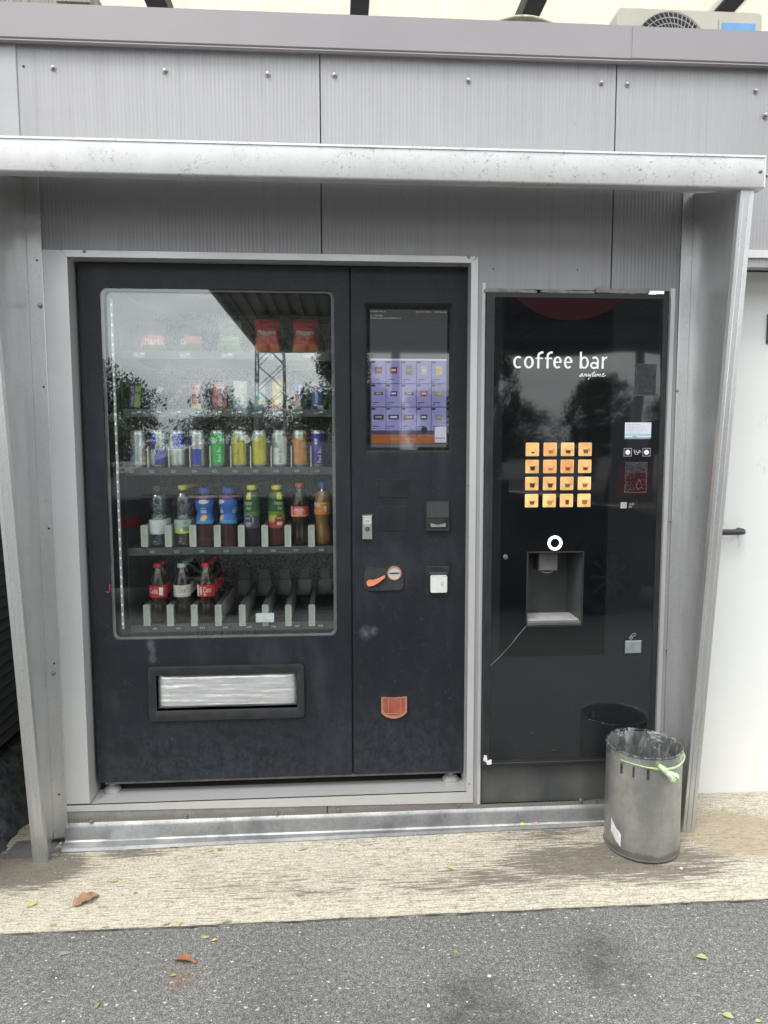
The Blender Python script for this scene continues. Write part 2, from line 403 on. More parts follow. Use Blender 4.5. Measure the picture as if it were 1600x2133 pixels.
def mk_galv(name, a, b, rough, streak=(1, 1, 1), specks=.0, metal=.85):
    m, t = newmat(name); v = coords(t, streak)
    f = noise(t, v, 9, 6, .6); g = noise(t, coords(t), 260, 3, .7)
    c = ramp(t, f, [(.3, a), (.7, b)])
    c = mixc(t, .35, c, ramp(t, g, [(.35, .72), (.65, 1.15)]), 'MULTIPLY')
    if specks:
        sp = ramp(t, noise(t, coords(t, (1, 1, 1)), 85, 5, .8), [(.57, 0.0), (.64, specks)])
        big = ramp(t, noise(t, coords(t), 6, 3), [(.38, .15), (.6, 1.0)])
        c = mixc(t, mth(t, 'MULTIPLY', sp, big), c, (.10, .095, .085))
    finish(t, c, ramp(t, f, [(.3, rough), (.7, rough + .14)]), metal, .5, bump(t, f, .06, .002)); return m
def mk_black_paint():                                      # object origin is the snack machine's base: (-.2, .4, .13)
    m, t = newmat('black_textured_paint'); v = coords(t)
    lo = noise(t, v, 3.0, 5); sm = noise(t, coords(t, (1, 1, .35), (2, 0, 5)), 9, 6, .6)
    c = ramp(t, lo, [(.3, (.0062, .0080, .0125)), (.7, (.0095, .0115, .0165))])
    c = mixc(t, ramp(t, sm, [(.52, 0.0), (.74, .40)]), c, (.036, .041, .050))
    rub_ = ramp(t, noise(t, coords(t, (1, 1, 1), (0, 0, 0), (0, .6, 0)), 26, 6, .75, 1.5), [(.56, 0.0), (.72, .35)]); c = mixc(t, rub_, c, (.045, .050, .060))
    sp = ramp(t, noise(t, v, 75, 2, .5), [(.70, 0.0), (.77, .35)]); c = mixc(t, sp, c, (.10, .11, .12))
    low = blob(t, (-.28, 0, .08), .52, .40, (.55, 0, 1.7)); low2 = blob(t, (.40, 0, .10), .45, .35, (.9, 0, 1.2)); low = mth(t, 'MAXIMUM', low, low2)
    c = mixc(t, mth(t, 'MULTIPLY', low, ramp(t, noise(t, coords(t, (1, 1, .7)), 38, 6, .78), [(.40, .0), (.62, 1.0)])), c, (.045, .056, .072))
    for bx, bz, rd, s in ((-.19, .215, .05, (1, 0, 1.4)), (.02, .205, .035, (1, 0, 1.6)), (-.08, .14, .04, (.8, 0, 2)), (-.27, .095, .03, (.8, 0, 1.8)), (-.56, .17, .07, (.8, 0, 1.4)), (-.43, .14, .05, (.7, 0, 2))):
        k = mth(t, 'MULTIPLY', blob(t, (bx, 0, bz), rd, 1.9, (s[0], 0, s[2])), ramp(t, noise(t, v, 30, 3), [(.35, .4), (.6, 1.0)])); c = mixc(t, mth(t, 'MINIMUM', k, .85), c, (.008, .010, .014))
    for bx, bz, rd in ((-.46, .555, .022), (-.455, .53, .018), (-.455, .50, .020), (-.40, .62, .018), (.30, .58, .03), (.33, .585, .02)):
        k = mth(t, 'MULTIPLY', blob(t, (bx, 0, bz), rd, 1.0, (1, 0, .8)), ramp(t, noise(t, v, 60, 4), [(.35, .2), (.6, .8)])); c = mixc(t, k, c, (.085, .095, .11))
    finish(t, c, ramp(t, sm, [(.3, .40), (.7, .58)]), 0, .36, bump(t, noise(t, v, 420, 2), .25, .0006)); return m
def mk_coffee_front():
    m, t = newmat('black_acrylic_front'); v = coords(t)
    c = ramp(t, noise(t, v, 4, 4), [(.3, (.009, .0105, .0125)), (.7, (.012, .0135, .0155))])
    sc1 = ramp(t, noise(t, coords(t, (1, 1, 3)), 120, 5, .75), [(.72, 0.0), (.80, .25)]); c = mixc(t, sc1, c, (.20, .20, .21))
    w1 = noise(t, coords(t, (1.1, 1, .7)), 2.3, 1, .4)
    finish(t, c, .03, 0, .72, bump(t, w1, .28, .018)); return m

ASPH = mk_asphalt(); CONC = mk_concrete()
def mk_panel():
    m, t = newmat('lilac_grey_coated_steel'); v = coords(t)
    c = ramp(t, noise(t, v, 2.2, 4), [(.3, (.318, .311, .322)), (.7, (.288, .282, .293))])
    st = noise(t, coords(t, (26, 1, .55)), 1.6, 6, .7); c = mixc(t, .5, c, ramp(t, st, [(.28, .76), (.45, .98), (.7, 1.05)]), 'MULTIPLY')
    dots = ramp(t, noise(t, v, 55, 3, .6), [(.66, 0.0), (.72, .4)]); c = mixc(t, dots, c, (.15, .145, .145))
    grime = mth(t, 'SUBTRACT', blob(t, (0, 0, .06), .11, 1.25, (0, 0, 1)), mth(t, 'MULTIPLY', noise(t, coords(t, (.4, 1, 1)), 24, 5, .7), .8)); c = mixc(t, ramp(t, grime, [(.0, 0.0), (.5, .75)]), c, (.14, .12, .09))
    finish(t, c, ramp(t, st, [(.3, .56), (.7, .44)]), .25, .5, bump(t, noise(t, v, 300, 3), .05, .0004)); return m
PANEL = mk_panel()
FASCIA = pm('mauve_grey_flashing', (.235, .212, .220), (.252, .232, .240), 2.4, rough=.42, r2=.5, metal=.2)
TRIM = pm('silver_grey_painted_trim', (.58, .58, .575), (.51, .51, .51), 3.5, rough=.33, r2=.43, metal=.5)
ALU = mk_galv('galvanised_sheet', (.70, .70, .695), (.54, .545, .55), .27, (1, 1, .25), .25)
BEAM = mk_galv('weathered_aluminium', (.68, .68, .675), (.56, .56, .555), .38, (1, 1, 1), .75, .55)
SKIRT = mk_galv('stained_zinc_flashing', (.40, .40, .395), (.20, .205, .21), .40, (1, 1, 1), .6, .7)
BLACK = mk_black_paint()
PLASTIC = pm('black_plastic', (.011, .012, .0135), (.017, .018, .020), 20, rough=.42, r2=.55)
DARK = pm('shadowy_black_steel', (.012, .013, .015), (.018, .019, .021), 12, rough=.6)
RUBBER = pm('dusty_rubber', (.05, .048, .045), (.12, .115, .105), 25, rough=.85)
CHROME = pm('chromed_steel', (.72, .72, .72), (.6, .6, .6), 30, rough=.18, r2=.3, metal=1.0)
STEEL = pm('brushed_steel', (.58, .57, .55), (.44, .43, .42), 14, (1, 1, .3), rough=.32, r2=.45, metal=.9)
BOLT = pm('zinc_bolt_head', (.36, .345, .335), (.20, .19, .185), 160, rough=.3, metal=.8)
GLASS = thin_glass('window_glass', (.975, .99, .985), .064, 0.0, .10, .10, 1.6)
SHEET = thin_glass('clear_plastic_film', (.90, .915, .92), .11, .10, .6, .34, 60, 38, .50, .74, (1, 1, .35))
PET = thin_glass('clear_pet_plastic', (.90, .92, .92), .10, .04)
COFFEE = mk_coffee_front()
WHITE = pm('white_coated_door', (.72, .72, .70), (.68, .68, .66), 2.0, rough=.38, r2=.45, bs=60, bstr=.03)
CREAM = pm('cream_sheet_metal', (.40, .375, .32), (.36, .335, .28), 4, rough=.5)
PRINTW = cm(.85, .85, .85, .4)

# ------------------------------------------------------------------ ground
def wob(x, s, a): return a * mnoise.noise(Vector((x * s, 3.1, 7.7)))
struct('asphalt_ground', MB().add([(-300, -300, 0), (300, -300, 0), (300, 300, 0), (-300, 300, 0)], [(0, 1, 2, 3)]), ASPH)
EDGE = -.455
mb = MB()
def conc(u, v):
    x = -3.0 + 7.5 * u; yb, yf = .9, EDGE + wob(x, 5, .003) + wob(x, 55, .002)
    y = yf + (yb - yf) * min(1, max(0, v))
    z = .007 + .022 * max(0, min(1, (x + .8) / 1.8)) * max(0, min(1, (y - EDGE) / .4))
    return (x, y, z)
mb.grid(conc, 260, 10)
n0 = len(mb.v)
for i in range(260):                                     # front arris down to the asphalt
    a, b = mb.v[i], mb.v[i + 1]
    mb.add([(a[0], a[1] - .002, -.01), (b[0], b[1] - .002, -.01), b, a], [(0, 1, 2, 3)])
struct('concrete_apron', mb, CONC, 30)
def gz(x, y): return .007 + .022 * max(0, min(1, (x + .8) / 1.8)) * max(0, min(1, (y - EDGE) / .4)) if y > EDGE else 0.0
SEAM = pm('dark_joint_dirt', (.03, .028, .025), (.06, .055, .05), 40, rough=.9)
mb = MB()
for i in range(240):
    x0, x1 = -3 + 7.5 * i / 240, -3 + 7.5 * (i + 1) / 240
    y0, y1 = EDGE + wob(x0, 5, .003) + wob(x0, 55, .002), EDGE + wob(x1, 5, .003) + wob(x1, 55, .002)
    d0, d1 = .002 + .009 * abs(wob(x0, 17, 1)), .002 + .009 * abs(wob(x1, 17, 1))
    mb.add([(x0, y0 - d0, .004), (x1, y1 - d1, .004), (x1, y1, .004), (x0, y0, .004)], [(0, 1, 2, 3)])
struct('joint_of_the_paving', mb, SEAM)

# ------------------------------------------------------------------ kiosk wall
SNX0, SNX1 = X(142, 600), X(979, 900)                    # opening of the snack machine
SNZ0, SNZ1 = Z(500, 1664), Z(560, 541)
CFX0, CFX1 = X(1008, 1000), X(1392, 700)                 # opening of the coffee machine
CFZ0, CFZ1 = Z(1100, 1672), Z(1200, 604)
J1, J2 = X(668, 300), X(1278, 400)
FZ0, FZ1 = 2.669, 2.783
kiosk = thing('kiosk_building', 'lilac grey metal kiosk wall with bolted ribbed panels around both machines', 'building', (0, 0, 0))
def ribbed(mb, x0, x1, z0, z1, ph=0.0, y=0.0):
    if x1 - x0 < .004 or z1 - z0 < .004: return
    pit = .0125; xs = [x0]; k = math.ceil((x0 - ph) / pit)
    prof = ((0, 0.0), (.30, 0.0), (.42, .00045), (.88, .00045))
    while True:
        for f_, d in prof:
            xx = ph + (k + f_) * pit
            if x0 + 1e-5 < xx < x1 - 1e-5: xs.append((xx, d))
        k += 1
        if ph + k * pit > x1: break
    pts = [(x0, 0.0)] + xs[1:] + [(x1, 0.0)]
    v = []; f = []
    for x, d in pts: v += [(x, y + d, z0), (x, y + d, z1)]
    for i in range(len(pts) - 1): f.append((2 * i, 2 * i + 2, 2 * i + 3, 2 * i + 1))
    mb.add(v, f)
WX0, WX1 = -1.065, 2.6
LEDGE = Z(1590, 522)
g = .0022
p1 = MB(); ribbed(p1, WX0 + .03, J1 - g, SNZ1, FZ0 + .03); ribbed(p1, WX0 + .03, SNX0, .03, SNZ1); ribbed(p1, SNX0, J1 - g, .03, SNZ0)
p2 = MB(); ribbed(p2, J1 + g, J2 - g, SNZ1, FZ0 + .03); ribbed(p2, SNX1, CFX0, .03, SNZ1); ribbed(p2, J1 + g, SNX1, .03, SNZ0); ribbed(p2, CFX0, J2 - g, CFZ1, SNZ1); ribbed(p2, CFX0, J2 - g, .03, CFZ0)
p3 = MB(); ribbed(p3, J2 + g, J2 + .99, SNZ1, FZ0 + .03); ribbed(p3, J2 + g, CFX1, CFZ1, SNZ1); ribbed(p3, CFX1, X(1455, 800), .03, SNZ1); ribbed(p3, J2 + g, CFX1, .03, CFZ0)
ribbed(p3, X(1455, 800), J2 + .99, LEDGE, SNZ1)
p4 = MB(); ribbed(p4, J2 + .997, WX1, LEDGE, FZ0 + .03)
for q in (p1, p2, p3, p4): obj('panel', q, PANEL, kiosk, 25)
JS = pm('grey_joint_seal', (.10, .10, .105), None, 9, rough=.8)
for xj, za, zb in ((J1, SNZ1 + .003, 2.7), (J2, CFZ1, 2.7), (J1, 0, SNZ0 - .005)): obj('joint_backing', MB().box(xj - .01, xj + .01, .006, .012, za, zb), JS, kiosk)
# cap flashing in two lengths, the right one lapped over the left one
XF = X(1318, 90, -.03)
def fascia(x0, x1, y, dz=0.0):
    pr = [(y, FZ1 + dz), (y, FZ0 + .012), (y + .004, FZ0 + .008), (y - .004, FZ0), (y + .006, FZ0 - .003), (y + .010, FZ0 + .004), (.25, FZ0 + .02), (.25, FZ1 + dz + .004)]
    return MB().prism(pr, x0, x1, 'x')
obj('fascia', fascia(-1.6, XF + .03, -.026), FASCIA, kiosk); obj('fascia', fascia(XF, WX1, -.0285, -.003), FASCIA, kiosk)
obj('corner_trim', MB().box(WX0 - .06, X(37, 200, -.004), -.005, .06, 1.3, FZ0 + .01, bev=.002), pm('grey_corner_trim', (.36, .355, .36), (.33, .325, .33), 4, rough=.45, metal=.2), kiosk)
obj('corner_return', MB().box(WX0, WX0 + .03, .003, 1.4, .02, FZ0), PANEL, kiosk)
bolt = MB().lathe([(.0095, 0), (.0095, .0015), (.0085, .003), (.006, .0032), (.0058, .0075), (.004, .0085), (0.0001, .0088)], seg=10, axis='y')
bm_mesh = MB().add([(x, -y, z) for x, y, z in bolt.v], [q[::-1] for q in bolt.f]).mesh('bolt', BOLT, smooth=30)
def bolts(parent, pts, y, s=1.0, name='bolt'):
    for px, py in pts:
        x, z = P(px, py, y); o = bpy.data.objects.new(name, bm_mesh); C.objects.link(o); o.parent = parent
        og = ORG[parent.name]; o.location = (x - og[0], y - .0002 - og[1], z - og[2]); o.scale = (s, s, s); o.rotation_euler[1] = random.uniform(0, 6)
bolts(kiosk, [(111, 142), (344, 148), (558, 155), (697, 157), (976, 168), (1253, 173), (1307, 176), (1574, 190)], 0)
bolts(kiosk, [(1594, 241)], 0, 1.25)
bolts(kiosk, [(190, 1711), (387, 1700), (576, 1693), (705, 1687), (955, 1675), (1210, 1667)], -.002, .8)
hole = MB().disc(*[(X(49, 138)), -.001, Z(49, 138)], .004, 8); obj('screw_hole', hole, DARK, kiosk)
for px, py in ((224, 583), (1028, 560), (1203, 562)): obj('screw_hole', MB().disc(X(px, py), -.0012, Z(px, py), .0025, 8), DARK, kiosk)
# trim round the snack machine opening
TZ1 = Z(560, 528)
TZT = Z(560, 528)
jl = MB().plate([(X(88, 700), SNZ0 + .004), (SNX0, SNZ0 + .004), (SNX0, SNZ1), (X(126, 521), TZT), (X(88, 700), TZT)], -.004, .001)
obj('jamb', jl.box(SNX0 - .002, SNX0 + .0015, -.0041, .13, SNZ0 + .004, SNZ1 - .0005), TRIM, kiosk)
jr = MB().plate([(SNX1, SNZ0), (X(992, 900), Z(985, 1670)), (X(992, 900), TZT), (SNX1, SNZ1)], -.006, .001)
obj('jamb', jr.box(SNX1 - .0015, SNX1 + .002, -.0061, .13, SNZ0, SNZ1 - .0005), TRIM, kiosk)
hd = MB().plate([(SNX0 + .0005, SNZ1), (SNX1 - .0005, SNZ1), (X(992, 540) - .001, TZT), (X(128, 521), TZT)], -.005, .001)
obj('head_trim', hd.box(SNX0, SNX1, -.0051, .13, SNZ1 - .001, SNZ1 + .003), TRIM, kiosk)
sl = MB().plate([(X(135, 1690), Z(500, 1676)), (X(985, 1670), Z(985, 1670)), (SNX1, SNZ0), (X(135, 1690), SNZ0)], -.0065, .001)
obj('sill', sl.box(SNX0 - .08, SNX1, -.0066, .105, SNZ0 - .004, SNZ0), TRIM, kiosk)
obj('opening_floor', MB().box(SNX0 - .01, SNX1 + .01, .1055, .94, SNZ0 - .012, SNZ0 - .003), pm('shaded_dusty_floor', (.045, .044, .042), (.075, .072, .068), 12, rough=.9), kiosk)  # dusty floor, coloured darker to paint the shade under the machine
bolts(kiosk, [(175, 523), (977, 535)], -.005, .7); bolts(kiosk, [(976, 1011), (977, 1633)], -.006, .35)
# ribbed strip face between the machines gets its folded edges
obj('edge_fold', MB().box(CFX0 - .012, CFX0 - .001, -.0022, .05, CFZ0, CFZ1 + .02, bev=.001), TRIM, kiosk)
obj('edge_fold', MB().box(CFX1 + .003, CFX1 + .020, -.0045, .05, CFZ0, CFZ1 + .01, bev=.0015), TRIM, kiosk)
# base flashing: upright skirt with a foot spreading on the concrete
SKT = Z(600, 1705)
def skirt(u, v):
    x = X(137, 1725) + 2.19 * u
    prof = [(.0005, SKT + .012), (-.006, SKT + .004), (-.009, SKT - .003), (-.012, SKT - .045), (-.016, SKT - .05), (-.045, gz(x, -.05) + .012), (-.050, gz(x, -.05) + .0025)]
    k = v * (len(prof) - 1); i = min(int(k), len(prof) - 2); f = k - i
    y = prof[i][0] * (1 - f) + prof[i + 1][0] * f; z = prof[i][1] * (1 - f) + prof[i + 1][1] * f
    return (x, y + .0015 * mnoise.noise(Vector((x * 4, v * 3, 1))), z)
obj('base_flashing', MB().grid(skirt, 80, 6, flip=True), SKIRT, kiosk, 30)
bolts(kiosk, [(142, 1732), (575, 1716), (973, 1703), (1164, 1692)], -.016, .35)
obj('bottom_ledge', MB().box(X(1450, 800) + .02, WX1, -.008, .17, LEDGE - .026, LEDGE), pm('pale_grey_ledge', (.62, .62, .62), (.56, .56, .56), 5, rough=.4), kiosk)
obj('dark_lining', MB().box(SNX0 - .05, SNX1 + .03, .95, .96, 0, 2.3).box(CFX0 - .01, CFX1 + .01, .70, .71, 0, 2.2), DARK, kiosk)
obj('roof_deck', MB().box(-1.06, 2.6, .25, 3.2, FZ0 - .02, FZ0 + .03), FASCIA, kiosk)

# ------------------------------------------------------------------ awning with two tapering side fins
aw = thing('awning', 'galvanised awning with bright front beam and two tapering side fins', 'awning', (0, 0, 2.2))
BZ0, BZ1 = Z(800, 374, -.3), Z(800, 306, -.3)
bx1 = X(1594, 350, -.3)
def beam(x0, x1):
    pr = [(-.300, BZ1 - .004), (-.300, BZ0 + .005), (-.2985, BZ0 + .002), (-.295, BZ0), (-.262, BZ0), (-.262, BZ0 + .003), (-.294, BZ0 + .003), (-.2965, BZ0 + .005), (-.296, BZ1 + .002), (-.02, BZ1 + .042), (-.02, BZ1 + .046), (-.298, BZ1 + .0045), (-.3035, BZ1 + .003), (-.3035, BZ1 - .003)]
    return MB().prism(pr, x0, x1, 'x')
obj('front_beam', beam(-1.25, bx1), BEAM, aw, 40)
obj('beam_end_cap', MB().box(bx1 - .002, bx1 + .002, -.302, -.25, BZ0 + .002, BZ1 + .002, bev=.001), BEAM, aw)
bolts(aw, [(1585, 357)], -.301, .6, 'rivet'); bolts(aw, [(1596, 366)], -.28, .8, 'rivet')
def fin(side):
    s = 1 if side == 'R' else -1
    if s > 0:
        xb, xf0 = X(1426, 900), X(1423, 1755, -.10)
        ft, fb = X(1545, 400, -.29), X(1419, 1755, -.10)
        zb = Z(1419, 1760, -.10)
    else:
        xb, xf0 = X(80, 1000), 0
        ft, fb = X(-35, 420, -.29), X(96, 1812, -.11)
        zb = Z(96, 1812, -.11)
    zt = BZ0 - .001
    ys = (-.286, -.105)
    m = MB(); th = .0025 * s
    N = 14
    def lerp(a, b, t): return a + (b - a) * t
    # web of the fin: from the wall corner to the front edge, slight lie-in at the foot
    zback = Z(1390, 1700) if s > 0 else Z(100, 1722)
    v = []; f = []
    for i in range(N + 1):
        t = i / N
        zf, zk = lerp(zt, zb, t), lerp(zt + .085, zback, t)
        yf, xf = lerp(ys[0], ys[1], t), lerp(ft, fb, t)
        v += [(xb, -.004, zk), (xf, yf, zf), (xb + th, -.004, zk), (xf + th, yf, zf)]
    for i in range(N):
        a = 4 * i; q = [(a, a + 1, a + 5, a + 4), (a + 2, a + 6, a + 7, a + 3)]
        f += q if s < 0 else [x[::-1] for x in q]
    web = obj('side_fin', m.add(v, f), ALU, aw, 30)
    # folded front flange with two pressed lines
    m = MB(); fw = .043
    ks = (-.004, .0, .010, .0115, .013, .028, .0295, .031, fw)
    dy = (.012, 0, 0, -.0022, 0, 0, -.0022, 0, .001)
    v = []; f = []
    for i in range(N + 1):
        t = i / N
        zf = lerp(zt, zb, t); yf, xf = lerp(ys[0], ys[1], t), lerp(ft, fb, t)
        for k, d in zip(ks, dy): v.append((xf + s * k, yf + d, zf - (.004 if (i == N and k > .02) else 0)))
        v.append((xf + s * fw, yf + .02, zf))
    n = len(ks) + 1
    for i in range(N):
        for k in range(n - 1):
            q = (i * n + k, i * n + k + 1, (i + 1) * n + k + 1, (i + 1) * n + k); f.append(q if s < 0 else q[::-1])
    f = [q[::-1] for q in f]
    obj('flange', m.add(v, f), ALU, web, 20)
    # flange screwed to the wall
    x2 = X(1404, 900) if s > 0 else X(108, 950)
    zt2 = Z(1430, 403) if s > 0 else Z(60, 368)
    zb2 = Z(1390, 1700) if s > 0 else Z(120, 1742)
    obj('wall_flange', MB().box(xb, x2, -.0085, -.0055, zb2, zt2, bev=.0008), ALU, web)
    pts = ((1414, 532), (1411, 814), (1397, 1085), (1388, 1354)) if s > 0 else ((84, 637), (112, 1402))
    bolts(aw, pts, -.0085, .55 if s > 0 else .9, 'rivet')
    if s < 0:
        for px, py in ((77, 542), (91, 806), (102, 1101), (113, 1382), (123, 1655)): obj('screw_hole', MB().disc(X(px, py, -.0085), -.0092, Z(px, py, -.0085), .0038, 8), DARK, web)
fin('L'); fin('R')
obj('gutter_foot', MB().plate([(-1.16, 0.0), (-.96, 0.0), (-.96, .012), (-1.13, .014)], -.075, -.06).box(-1.14, -.99, -.06, .03, .003, .012), SKIRT, aw)

# ------------------------------------------------------------------ white door building on the right
YD = .16
wb = thing('white_side_building', 'white steel clad side building set back right of the kiosk', 'building', (2, YD, 0))
dx0 = X(1380, 1500, YD)
dzb = Z(1520, 1668, YD); dzt = Z(1590, 566, YD)
dr = obj('door', MB().box(dx0, 2.4, YD, YD + .05, dzb, dzt, bev=.003), WHITE, wb)
hx, hz = P(1545, 1108, YD - .045)
hm = MB().tube([(X(1490, 1108, YD - .045), YD - .05, hz), (hx - .01, YD - .05, hz), (hx + .004, YD - .045, hz), (hx + .012, YD - .03, hz), (hx + .013, YD + .002, hz)], .0115, 10)
obj('handle', hm, pm('black_handle_plastic', (.02, .02, .021), (.03, .03, .032), 30, rough=.35), dr, 60)
SCUFF = pm('scuffed_paint', (.55, .55, .53), (.66, .66, .64), 30, rough=.7)
for px, py, n, sp in ((1590, 880, 5, 18), (1590, 975, 6, 16), (1528, 1130, 5, 14), (1515, 1098, 3, 10), (1590, 1600, 2, 6)):
    m = MB()
    for k in range(n):
        a, b = P(px + random.uniform(-sp, sp), py + random.uniform(-sp, sp), YD); l = random.uniform(.006, .02); an = random.uniform(0.9, 2.4); w_ = .0012
        dx, dz = math.cos(an) * l, math.sin(an) * l
        m.plate([(a - w_, b), (a + w_ * .5, b - w_), (a + dx + w_, b + dz), (a + dx - w_ * .4, b + dz + w_)], YD - .0008, YD - .0002)
    obj('scuff', m, SCUFF, dr)
obj('threshold', MB().box(dx0, 2.4, YD - .006, YD + .05, dzb - .030, dzb - .004, bev=.002), pm('off_white_sill', (.66, .65, .60), (.58, .56, .5), 9, rough=.5), wb)
obj('plinth', MB().box(dx0, 2.6, YD + .002, YD + .3, -.02, dzb - .032), CONC, wb)
obj('gap_strip', MB().box(dx0, 2.6, YD + .02, YD + .05, dzt + .0005, dzt + .012), pm('rusty_brown_gap', (.07, .045, .035), (.11, .07, .05), 30, rough=.8), wb)
obj('lintel', MB().box(dx0, 2.6, YD, YD + .05, dzt + .0125, LEDGE + .2, bev=.002), pm('beige_lintel', (.55, .52, .46), (.5, .47, .41), 5, rough=.5), wb)
obj('sign_edge', MB().box(X(1598, 700, YD - .005), 2.2, YD - .006, YD - .001, Z(1598, 716, YD), Z(1598, 655, YD)), pm('dark_plate', (.06, .06, .06), None, 9), wb)

# ------------------------------------------------------------------ dark slatted wall on the left, with rubble at its foot
sw = thing('slatted_wall', 'dark grey slatted side wall in the gap left of the kiosk', 'wall', (-1.35, .3, 0))
SLAT = pm('anthracite_slat', (.050, .052, .055), (.066, .068, .07), 12, (1, .1, 1), rough=.5)
zz = .26; sx = -1.30
while zz < 2.6:
    z1 = zz + .042
    obj('slat', MB().prism([(sx + .0, zz + .003), (sx + .012, zz + .001), (sx + .016, zz + .005), (sx + .004, z1), (sx - .02, z1), (sx - .02, zz + .003)], -.5, 1.6, 'y').add([], []), SLAT, sw) if False else None
    m = MB().add([(sx + a, y, b) for y in (-.35, 1.6) for a, b in ((0, zz + .002), (.010, zz), (.013, zz + .004), (.002, z1), (-.02, z1), (-.02, zz + .002))], [(0, 1, 2, 3, 4, 5), (11, 10, 9, 8, 7, 6)] + [(i, 6 + i, 6 + (i + 1) % 6, (i + 1) % 6) for i in range(6)])
    m.f = [q[::-1] for q in m.f]
    obj('slat', m, SLAT, sw); zz += .0435
obj('backing_board', MB().box(sx - .06, sx - .022, -.35, 1.6, .22, 2.65), DARK, sw)
ROCK = pm('tarred_rubble', (.030, .030, .032), (.10, .10, .105), 30, rough=.8, bs=40, bstr=.8, bd=.01)
def rub(u, v):
    y = -.34 + 1.9 * v; x = sx - .10 + (.235) * u; h = .30 * (1 - u) ** .8 + .004
    n = mnoise.fractal(Vector((x * 22, y * 22, 2)), 1.0, 2.0, 4) * .018
    return (x + n, y, h + n * (1 - u * .6))
single('rubble_bank', MB().grid(rub, 24, 120), ROCK, 'rough black rubble bank below the dark slatted wall', 'rubble', (sx, .3, 0), smooth=50)

# ------------------------------------------------------------------ roof items behind the parapet
TRANS, t = newmat('cream_translucent_sheet')
tl = nd(t, 'ShaderNodeBsdfTranslucent'); df = nd(t, 'ShaderNodeBsdfDiffuse'); ms = nd(t, 'ShaderNodeMixShader', Fac=.45); oo = t.nodes.new('ShaderNodeOutputMaterial')
cc = ramp(t, noise(t, coords(t, (1, 14, 1)), 6, 4), [(.35, (.93, .915, .84)), (.65, (.88, .865, .78))])
t.links.new(cc, tl.inputs[0]); t.links.new(cc, df.inputs[0]); t.links.new(tl.outputs[0], ms.inputs[1]); t.links.new(df.outputs[0], ms.inputs[2]); t.links.new(ms.outputs[0], oo.inputs['Surface'])
ROOFST = pm('dark_painted_steel', (.030, .032, .035), (.042, .044, .047), 8, rough=.5)
lt = thing('lean_to_roof', 'cream translucent roof on dark sloping rafters above the kiosk', 'roof', (0, 1.2, 2.7))
sl25 = 0.0
def raf(px, py, w_):
    x0, z0 = P(px, py, 2.5)
    ya, yb = .9, 8.0
    za, zb = z0 + (ya - 2.5) * sl25, z0 + (yb - 2.5) * sl25
    m = MB(); v = []
    for y, z in ((ya, za), (yb, zb)):
        v += [(x0 - w_, y, z - .05), (x0 + w_, y, z - .05), (x0 + w_, y, z + .05), (x0 - w_, y, z + .05)]
    m.add(v, [(0, 1, 2, 3), (7, 6, 5, 4), (0, 4, 5, 1), (1, 5, 6, 2), (2, 6, 7, 3), (3, 7, 4, 0)])
    obj('rafter', m, ROOFST, lt); return z0
zr = raf(748, 30, .058); raf(1099, 30, .062); raf(1506, 14, .062); raf(332, 8, .066); raf(-90, 8, .066)
def cover(u, v):
    x = -4.5 + 11 * u; y = .8 + 7 * v
    return (x, y, zr + .06 + (y - 2.5) * sl25 + .006 * math.sin(u * 8 / .0762 * 6.283) + .05)
obj('roof_sheet', MB().grid(cover, 420, 2).grid(lambda u, v: (cover(u, v)[0], cover(u, v)[1], cover(u, v)[2] + .003), 420, 2, flip=True), TRANS, lt)
dome = MB()
cx0, cx1 = X(895, 40, .8), X(1290, 50, .8); ztop = Z(1080, 34, .8)
def dm(u, v):
    x = cx0 + (cx1 - cx0) * u; h = 1 - (2 * u - 1) ** 2
    return (x, .8 + .5 * v, FZ1 + .12 * h * 0 + (ztop - FZ1) * h ** .6 - .02 * v)
dome.grid(dm, 30, 3)
dd = thing('rooflight_dome', 'shallow cream rooflight dome peeping over the parapet edge', 'rooflight', ((cx0 + cx1) / 2, .8, FZ1))
obj('shell', dome, pm('grey_cream_dome', (.46, .44, .37), (.34, .325, .26), 40, rough=.7), dd, True)
obj('mossy_rim', MB().tube([(lambda q: (q[0], q[1] - .005, q[2]))(dm(k / 24, 0)) for k in range(25)], .005, 6), pm('mossy_rim', (.40, .38, .28), (.62, .60, .48), 60, rough=.9), dd, True)
# air conditioner
YA = .55
ax0, ax1 = X(1285, 60, YA), X(1587, 60, YA); az1 = Z(1450, 22, YA) ; az0 = FZ0 + .035
ac = thing('air_conditioner', 'beige air conditioner outdoor unit with round fan grille on the roof', 'air conditioner', ((ax0 + ax1) / 2, YA, az0))
hs = MB()
o_ = rr(ax0, ax1, az0, az1, .02, 4)
hs.plate(o_, YA, YA + .30)
obj('housing', hs, CREAM, ac, 40)
fcx, fcz, fr = X(1393, 110, YA), Z(1393, 112, YA), .160
obj('fan_recess', MB().disc(fcx, YA - .0015, fcz, fr, 40, 0, .001), DARK, ac)
GR = pm('grey_wire', (.33, .32, .30), None, 9, rough=.5); gr = MB()
for k in range(7): gr.ring(fcx, YA - .012, fcz, fr * (k + 1) / 7 - .003, fr * (k + 1) / 7, 40, 0, .004)
for k in range(48):
    a = 2 * math.pi * k / 48; b = a + .35
    gr.tube([(fcx + .02 * math.cos(a), YA - .012, fcz + .02 * math.sin(a)), (fcx + fr * .6 * math.cos(a + .2), YA - .014, fcz + fr * .6 * math.sin(a + .2)), (fcx + fr * math.cos(b), YA - .01, fcz + fr * math.sin(b))], .0016, 4)
obj('fan_grille', gr, GR, ac)
obj('nameplate', MB().box(X(1503, 55, YA), X(1572, 55, YA), YA - .0075, YA - .0045, Z(1530, 90, YA), Z(1530, 50, YA)), cm(.10, .27, .52, .4), ac)
